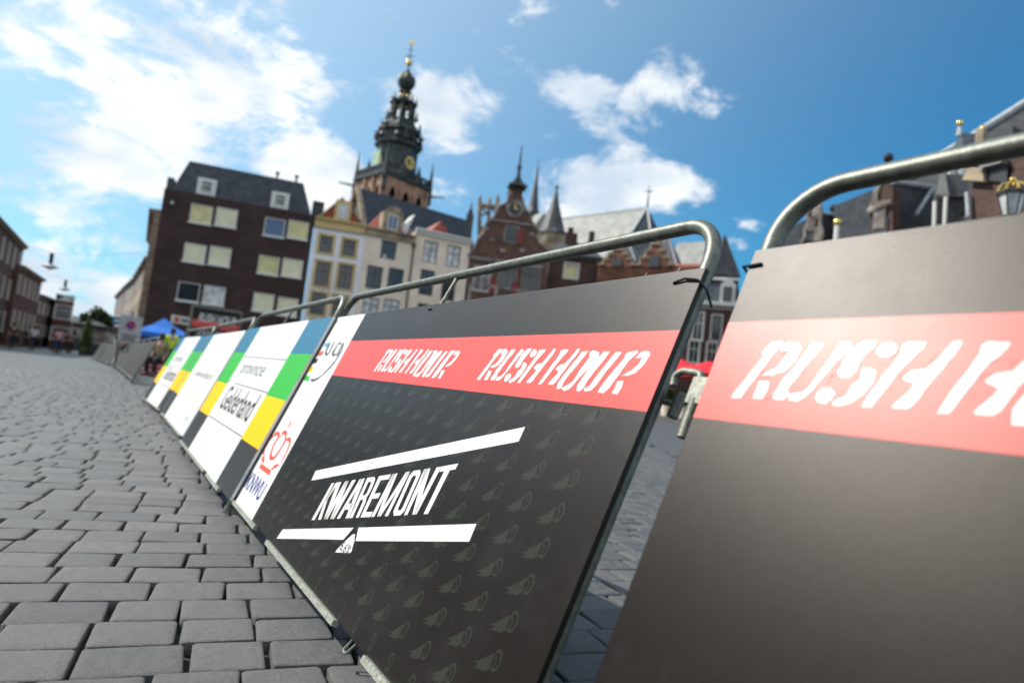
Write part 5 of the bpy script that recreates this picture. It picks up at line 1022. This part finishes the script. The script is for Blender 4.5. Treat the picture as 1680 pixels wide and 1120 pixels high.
# ------------------------------------------------------------ traffic signs
def signpost(px, py, d, w, h, label, panels):
    p = at(px, py, d); r = empty('traffic_sign', (p.x, p.y, 0), label, 'sign', 'signs before the street'); b = MB(); b.tube([(p.x, p.y+.04, 0), (p.x, p.y+.04, p.z+h/2)], .035, 8); b.build('pole', M['steel'], r)
    for dz, ww, hh, m in panels: b = MB(); b.box((p.x, p.y, p.z+dz), (ww, .03, hh)); s = b.build('panel', M[m], r)
    return r, p
r, p = signpost(214, 538, 28, .9, 1.2, 'white sign panel with a round blue and red no-stopping disc', [(-.05, .72, .98, 'lead')])
b = MB(); b.tube([p+Vector((0, -.03, .1)), p+Vector((0, -.045, .1))], .16, 20); b.build('disc', M['crown'], r); b = MB(); b.tube([p+Vector((0, -.04, .1)), p+Vector((0, -.055, .1))], .125, 20); b.build('disc', M['navy'], r)
b = MB(); b.obox(p+Vector((0, -.06, .1)), Vector((.7, 0, -.7)).normalized(), Vector((0, 1, 0)), Vector((.7, 0, .7)).normalized(), .13, .004, .016); b.build('slash', M['crown'], r)
b = MB()
for k, w_ in enumerate((.5, .42, .46)): b.box(p+Vector((0, -.022, -.26-.09*k)), (w_, .01, .035))
b.build('lettering', M['ink'], r)
r, p = signpost(199.5, 527, 29, .5, .3, 'blue direction panel over a grey plate on a thin pole', [(0, .62, .26, 'blue'), (-.38, .5, .3, 'slate_mid')])
b = MB(); b.box(p+Vector((-.05, -.022, .0)), (.36, .01, .06)); b.build('arrow', M['wframe'], r)
# ------------------------------------------------------------ blue tent, banner, white sign
p = at(270, 522, 44); r = empty('party_tent', (p.x, p.y, 0), 'blue pop-up tent with pyramid roof before the brown brick block', 'tent'); M['tentblue'] = mat('blue_tent_cloth', (.01, .16, .62), .55, var=.15, vscale=1.5)
ze_ = at(242, 545, 44).z; b = MB(); c = Vector((p.x, p.y, 0)); h_ = 1.5; cr = [c+Vector((h_*a, h_*b_, ze_)) for a, b_ in ((-1, -1), (1, -1), (1, 1), (-1, 1))]; top = Vector((p.x, p.y, p.z)); lo = [v-UPZ*.28 for v in cr]
md = [c+Vector((h_*.45*a, h_*.45*b_, ze_+(p.z-ze_)*.45)) for a, b_ in ((-1, -1), (1, -1), (1, 1), (-1, 1))]
b.add(cr+md+[top]+lo, [(0, 1, 5, 4), (1, 2, 6, 5), (2, 3, 7, 6), (3, 0, 4, 7), (4, 5, 8), (5, 6, 8), (6, 7, 8), (7, 4, 8), (0, 9, 10, 1), (1, 10, 11, 2), (2, 11, 12, 3), (3, 12, 9, 0)]); b.build('canopy', M['tentblue'], r)
for v in cr: b = MB(); b.tube([(v.x*.98+p.x*.02, v.y*.98+p.y*.02, 0), v], .03, 6); b.build('leg', M['steel'], r)
b = MB(); b.poly([Vector((cr[3].x, cr[3].y-.05, ze_)), Vector((cr[2].x, cr[2].y-.05, ze_)), Vector((cr[2].x, cr[2].y-.05, .1)), Vector((cr[3].x, cr[3].y-.05, .1))]); b.build('back_wall', M['navy'], r)
def flat_text(f, body, u0, u1, z0, z1, w, m, name, parent, shear=0, off=0):
    c = bpy.data.curves.new('t', 'FONT'); c.body = body; c.offset = off; c.shear = shear; o = bpy.data.objects.new('t', c); lnk(o); dg = bpy.context.evaluated_depsgraph_get(); me = bpy.data.meshes.new_from_object(o.evaluated_get(dg)); bpy.data.objects.remove(o)
    xs = [p.co.x for p in me.vertices]; ys = [p.co.y for p in me.vertices]; x0, x1, y0, y1 = min(xs), max(xs), min(ys), max(ys); R0 = root_of(parent).location
    for p in me.vertices: p.co = f.P(u0+(p.co.x-x0)/(x1-x0)*(u1-u0), z0+(p.co.y-y0)/(y1-y0)*(z1-z0), w)-R0
    me.materials.clear(); me.materials.append(M[m]); ob = bpy.data.objects.new(name, me); lnk(ob); ob.parent = parent; return ob
fs = Fac((318, 502), 40, (396, 508), 40.6); r = empty('banner_stand', fs.P(0, 0), 'black RUSH HOUR banner with a red stripe hung in a metal truss', 'banner')
zt_, zl = fs.H, fs.inv(350, 575)[1]; b = MB()
for u in (-.05, fs.W+.05): b.tube([fs.P(u, 0), fs.P(u, zt_+.05)], .06, 6)
b.tube([fs.P(-.05, zt_+.03), fs.P(fs.W+.05, zt_+.03)], .06, 6); b.build('truss', M['steel'], r)
bn = fbox(fs, 0, fs.W, .9, zt_-.05, -.03, .0).build('cloth', M['black'], r); H_ = zt_-.05
fbox(fs, .03, fs.W-.03, H_-1.02, H_-.62, .0, .006).build('red_stripe', M['red'], bn)
flat_text(fs, 'RUSH HOUR', .3, fs.W-.2, H_-.72, H_-.24, .012, 'white', 'lettering', bn, shear=.4, off=.02)
flat_text(fs, 'KWAREMONT', .4, fs.W-.4, H_-1.5, H_-1.14, .006, 'white', 'lettering', bn, shear=.3)
fn = Fac((283, 516), 42, (315, 520.5), 42.3); r = empty('shop_sign', fn.P(0, 0), 'white shop sign with a small red square mark, between tent and banner', 'sign')
fbox(fn, 0, fn.W, fn.inv(300, 532)[1], fn.H, -.08, 0).build('panel', M['wframe'], r); u, z = fn.inv(290, 524); fbox(fn, u-.12, u+.12, z-.13, z+.13, 0, .01).build('mark', M['crown'], r); fbox(fn, u+.25, fn.W-.15, z-.05, z+.06, 0, .01).build('lettering', M['ink'], r)
b = MB()
for u in (.15, fn.W-.15): b.tube([fn.P(u, 0, -.05), fn.P(u, fn.H-.1, -.05)], .03, 6)
b.build('post', M['steel'], r)
# ------------------------------------------------------------ bare grey barriers farther along
def bare_barrier():
    r = empty('crowd_barrier', (0, 0, 0), 'x', 'crowd barrier', 'bare grey barriers farther along the course'); P = lambda u, v, w=0: Vector((u-1.2, v*sin(LEAN)-w*cos(LEAN), ZB+v*cos(LEAN)+w*sin(LEAN)))
    b = MB(); b.tube(fillet([P(0.02, -.05), P(.02, 1.09), P(2.38, 1.09), P(2.38, -.05)], .1, 5), .019, 8); b.tube([P(.02, .03), P(2.38, .03)], .022, 8); b.tube([P(.02, .97), P(2.38, .97)], .015, 6); b.build('frame', M['galv'], r, local=True)
    b = MB()
    for k in range(1, 30): b.tube([P(.02+2.36*k/30, .03), P(.02+2.36*k/30, .97)], .011, 5)
    b.build('infill_bars', M['slate_mid'], r, local=True)
    for u in (.02, 2.38): b = MB(); b.tube([P(u, -.05), (P(u, 0).x, .34, .012)], .014, 6); b.build('foot', M['galv'], r, local=True)
    return r
bb = bare_barrier(); wd = ['nearest', 'second', 'third', 'fourth', 'fifth', 'sixth']
for g_, (x0, y0, hd, nb) in enumerate(((-.03, 17.0, -.8, 6), (-.45, 34.2, -3.2, 6))):
    for k in range(nb):
        o = bb if (g_, k) == (0, 0) else copy_tree(bb); t = R_(hd); d_ = Vector((sin(t), cos(t), 0)); c = Vector((x0, y0, 0))+d_*(1.22+2.5*k)
        o.location = c; o.rotation_euler = (0, 0, -(pi/2+t)); o['label'] = '%s bare grey slatted barrier in the %s run beyond the boarded ones' % (wd[k], ('nearer', 'farther')[g_])
# ------------------------------------------------------------ red parasols and planters in the gap
M['redcloth'] = mat('red_parasol_cloth', (.62, .012, .02), .7)
for k, (px, py, d, w_, lb) in enumerate(((1116, 588, 30, 3.2, 'red parasol on the left, partly behind the barrier post'), (1166, 592, 28, 3.0, 'red parasol on the right, partly behind the nearest board'))):
    p = at(px, py, d); z0 = gz(p.x); r = empty('parasol', (p.x, p.y, z0), lb, 'parasol', 'red parasols on the cafe terrace'); b = MB(); hh = at(px, py+30, d).z; b.lathe(Vector((p.x, p.y, hh-.02)), [(w_/2*1.1, 0), (w_/2*1.12, .16), (.08, p.z-hh)], 8, .3); b.build('canopy', M['redcloth'], r)
    b = MB(); b.tube([(p.x, p.y, z0), (p.x, p.y, p.z+.1)], .03, 8); b.build('pole', M['iron'], r); b = MB(); b.lathe(Vector((p.x, p.y, z0)), [(.3, 0), (.3, .06), (.05, .1)], 10); b.build('base', M['stone_g'], r)
for k, (px, py, d, lb) in enumerate(((1096, 660, 30, 'pale stone planter with green shrub seen left in the gap'), (1122, 662, 29, 'pale stone planter with green shrub in the middle of the gap'), (1140, 664, 31, 'pale stone planter nearest the nearest board'))):
    p = at(px, py, d); z0 = gz(p.x); r = empty('planter', (p.x, p.y, z0), lb, 'planter', 'planters round the terrace'); b = MB(); b.lathe(Vector((p.x, p.y, z0)), [(.24, 0), (.3, .45), (.33, .5), (.28, .5)], 10); b.build('pot', M['pinkplaster'], r); leafball(Vector((p.x, p.y, z0+.85)), .36, .4, 500, M['leaf'], 'plant', r, 20+k, .06)
for k, (px, py, d) in enumerate(((1108, 655, 31), (1128, 652, 33), (1150, 660, 32), (1098, 648, 34))):
    p = at(px, py, d); z0 = gz(p.x); c = Vector((p.x, p.y, z0)); r = empty('cafe_chair', c, ('dark cafe chair behind the middle planter', 'dark cafe chair deep under the red parasols', 'dark cafe chair near the nearest board', 'dark cafe chair by the barrier post')[k], 'chair', 'cafe terrace chairs')
    b = MB(); b.box(c+Vector((0, 0, .46)), (.44, .44, .05)); b.build('seat', M['iron'], r); b = MB(); b.box(c+Vector((0, .2, .72)), (.44, .04, .5)); b.build('backrest', M['iron'], r)
    for sx in (-1, 1):
        for sy in (-1, 1): b = MB(); b.tube([c+Vector((.19*sx, .19*sy, 0)), c+Vector((.19*sx, .19*sy, .45))], .018, 5); b.build('leg', M['iron'], r)
# ------------------------------------------------------------ people
def skinmesh(name, pts, edges, rad, m, parent, flat=1.0):
    me = bpy.data.meshes.new(name); me.from_pydata(pts, edges, []); o = bpy.data.objects.new(name, me); lnk(o)
    md = o.modifiers.new('s', 'SKIN'); md.use_smooth_shade = True; o.modifiers.new('u', 'SUBSURF').levels = 1
    for v, rr_ in zip(me.skin_vertices[0].data, rad): v.radius = (rr_ if not isinstance(rr_, tuple) else rr_[0], rr_ if not isinstance(rr_, tuple) else rr_[1])
    me.skin_vertices[0].data[0].use_root = True
    dg = bpy.context.evaluated_depsgraph_get(); m2 = bpy.data.meshes.new_from_object(o.evaluated_get(dg)); bpy.data.objects.remove(o); m2.name = name
    m2.materials.clear(); m2.materials.append(m); ob = bpy.data.objects.new(name, m2); lnk(ob); ob.parent = parent; return ob
def person(loc, rz, label, shirt, trousers, pose='stand', group='people in the square', seat=.5, vest=False):
    r = empty('person', loc, label, 'person', group, rz)
    hip = 0.93 if pose != 'sit' else seat+.08; s = .22 if pose == 'walk' else .04
    J = {'pel': (0, 0, hip), 'bel': (0, 0, hip+.2), 'che': (0, .02, hip+.42), 'nek': (0, .02, hip+.56), 'hed': (0, -.02, hip+.66), 'top': (0, -.02, hip+.78)}
    for sx, q in ((-1, 'l'), (1, 'r')):
        J['sh'+q] = (.19*sx, .02, hip+.5); J['el'+q] = (.25*sx, .05-.3*s*sx, hip+.24); J['wr'+q] = (.24*sx, -.1-.6*s*sx, hip+.03); J['ha'+q] = (.235*sx, -.14-.7*s*sx, hip-.07)
        if pose == 'sit': J['kn'+q] = (.13*sx, -.45, hip-.02); J['an'+q] = (.13*sx, -.42, .09); J['to'+q] = (.13*sx, -.58, .04)
        else: J['kn'+q] = (.11*sx, -.04+s*sx*.7, .5); J['an'+q] = (.11*sx, .02+s*sx*1.3, .09); J['to'+q] = (.12*sx, -.14+s*sx*1.3, .04)
        J['hi'+q] = (.09*sx, 0, hip-.04)
    def sub(keys, edges, rad, name, m):
        ks = list(keys); return skinmesh(name, [J[k] for k in ks], [(ks.index(a), ks.index(b)) for a, b in edges], [rad[k] for k in ks], m, r)
    R = dict(pel=(.14, .1), bel=(.13, .09), che=(.16, .1), nek=.052, hed=.085, top=.07); 
    for q in 'lr': R.update({'sh'+q: .06, 'el'+q: .042, 'wr'+q: .028, 'ha'+q: .036, 'hi'+q: .085, 'kn'+q: .058, 'an'+q: .04, 'to'+q: .035})
    E = [('pel', 'bel'), ('bel', 'che'), ('che', 'nek'), ('nek', 'hed'), ('hed', 'top')]+[e for q in 'lr' for e in (('che', 'sh'+q), ('sh'+q, 'el'+q), ('el'+q, 'wr'+q), ('wr'+q, 'ha'+q), ('pel', 'hi'+q), ('hi'+q, 'kn'+q), ('kn'+q, 'an'+q), ('an'+q, 'to'+q))]
    sub(J.keys(), E, R, 'body', M['skin'])
    k = lambda d, t=.014: {a: (tuple(x+t for x in v) if isinstance(v, tuple) else v+t) for a, v in d.items()}
    E2 = [('pel', 'bel'), ('bel', 'che')]+[e for q in 'lr' for e in (('che', 'sh'+q), ('sh'+q, 'el'+q))]
    sub(['pel', 'bel', 'che', 'shl', 'ell', 'shr', 'elr'], E2, k(R, .02), 'shirt', shirt)
    E3 = [e for q in 'lr' for e in (('pel', 'hi'+q), ('hi'+q, 'kn'+q), ('kn'+q, 'an'+q))]
    sub(['pel', 'hil', 'knl', 'anl', 'hir', 'knr', 'anr'], E3, k(R, .02), 'trousers', trousers)
    b = MB(); h = Vector(J['hed']); b.lathe(h+Vector((0, .015, .0)), [(.07, -.03), (.1, .02), (.1, .1), (.075, .165), (.02, .19)], 10); b.build('hair', M['hair'], r, smooth=True, local=True)
    b = MB()
    for q in 'lr': b.obox(Vector(J['to'+q])+Vector((0, .07, -.005)), Vector((1, 0, 0)), Vector((0, 1, 0)), UPZ, .042, .13, .035)
    b.build('shoes', M['c_dark'], r, local=True)
    b = MB(); b.lathe(h+Vector((0, -.085, .03)), [(.012, -.02), (.018, -.012), (.006, .02)], 6)
    for sx in (-1, 1): b.ball(h+Vector((.09*sx, .01, .03)), .02, 6)
    b.build('nose_and_ears', M['skin'], r, local=True)
    return r
def place(px, d, **kw): p = at(px, 560+(px-840)*.114+88, d); return Vector((p.x, p.y, gz(p.x)))
person(place(95, 56), .3, 'walking man in pink shirt and dark blue trousers at the street entrance', M['c_pink'], M['c_denim'], 'walk')
person(place(107, 60), 2.8, 'dark-clad walker just right of the man in pink', M['c_dark'], M['c_dark'], 'walk')
person(place(88, 66), 1., 'dark-clad person half behind the man in pink', M['c_dark'], M['c_denim'])
person(place(117, 70), 1.6, 'person in grey at the foot of the small brown house', M['c_grey'], M['c_dark'])
person(place(54, 60), .2, 'person in white top before the reddish left-hand house', M['c_whitec'], M['c_denim'], 'walk')
person(place(20, 58), .4, 'dark-clad person close to the left edge of the square', M['c_dark'], M['c_dark'])
person(place(278, 29), .2, 'steward in fluorescent yellow vest behind the last board', M['c_hivis'], M['c_dark'])
person(place(262, 25), -.6, 'seated person in khaki top on a red crate behind the barriers', M['c_khaki'], M['c_dark'], 'sit')
person(place(206, 33), .5, 'spectator in red top behind the bare grey barriers', M['c_redc'], M['c_dark'])
person(place(197, 36), .1, 'spectator in dark top behind the bare grey barriers', M['c_dark'], M['c_denim'])
c = place(262, 25); b = MB()
for z in (.04, .2, .38): b.box(c+Vector((0, .1, z+.04)), (.62, .42, .06))
for sx in (-1, 1):
    for sy in (-1, 1): b.box(c+Vector((.28*sx, .1+.18*sy, .24)), (.06, .06, .46))
b.box(c+Vector((0, .1, .46)), (.62, .42, .03)); rb = b.build('crate', M['c_redc']); tag(rb, 'red slatted crate under the seated person in khaki', 'crate')
c = place(246, 27); rb2 = rb.copy(); rb2.data = rb.data; lnk(rb2); rb2.location = (c-place(262, 25)); tag(rb2, 'red slatted crate standing by itself left of the seated person', 'crate')
# person at the open attic window (upper body inside the dark opening)
wp = WIN_P-fc.N*.25; person(Vector((wp.x, wp.y, wp.z-1.35)), math.atan2(fc.N.y, fc.N.x)+pi/2, 'person in white shirt looking out of the open attic window', M['c_whitec'], M['c_dark'])
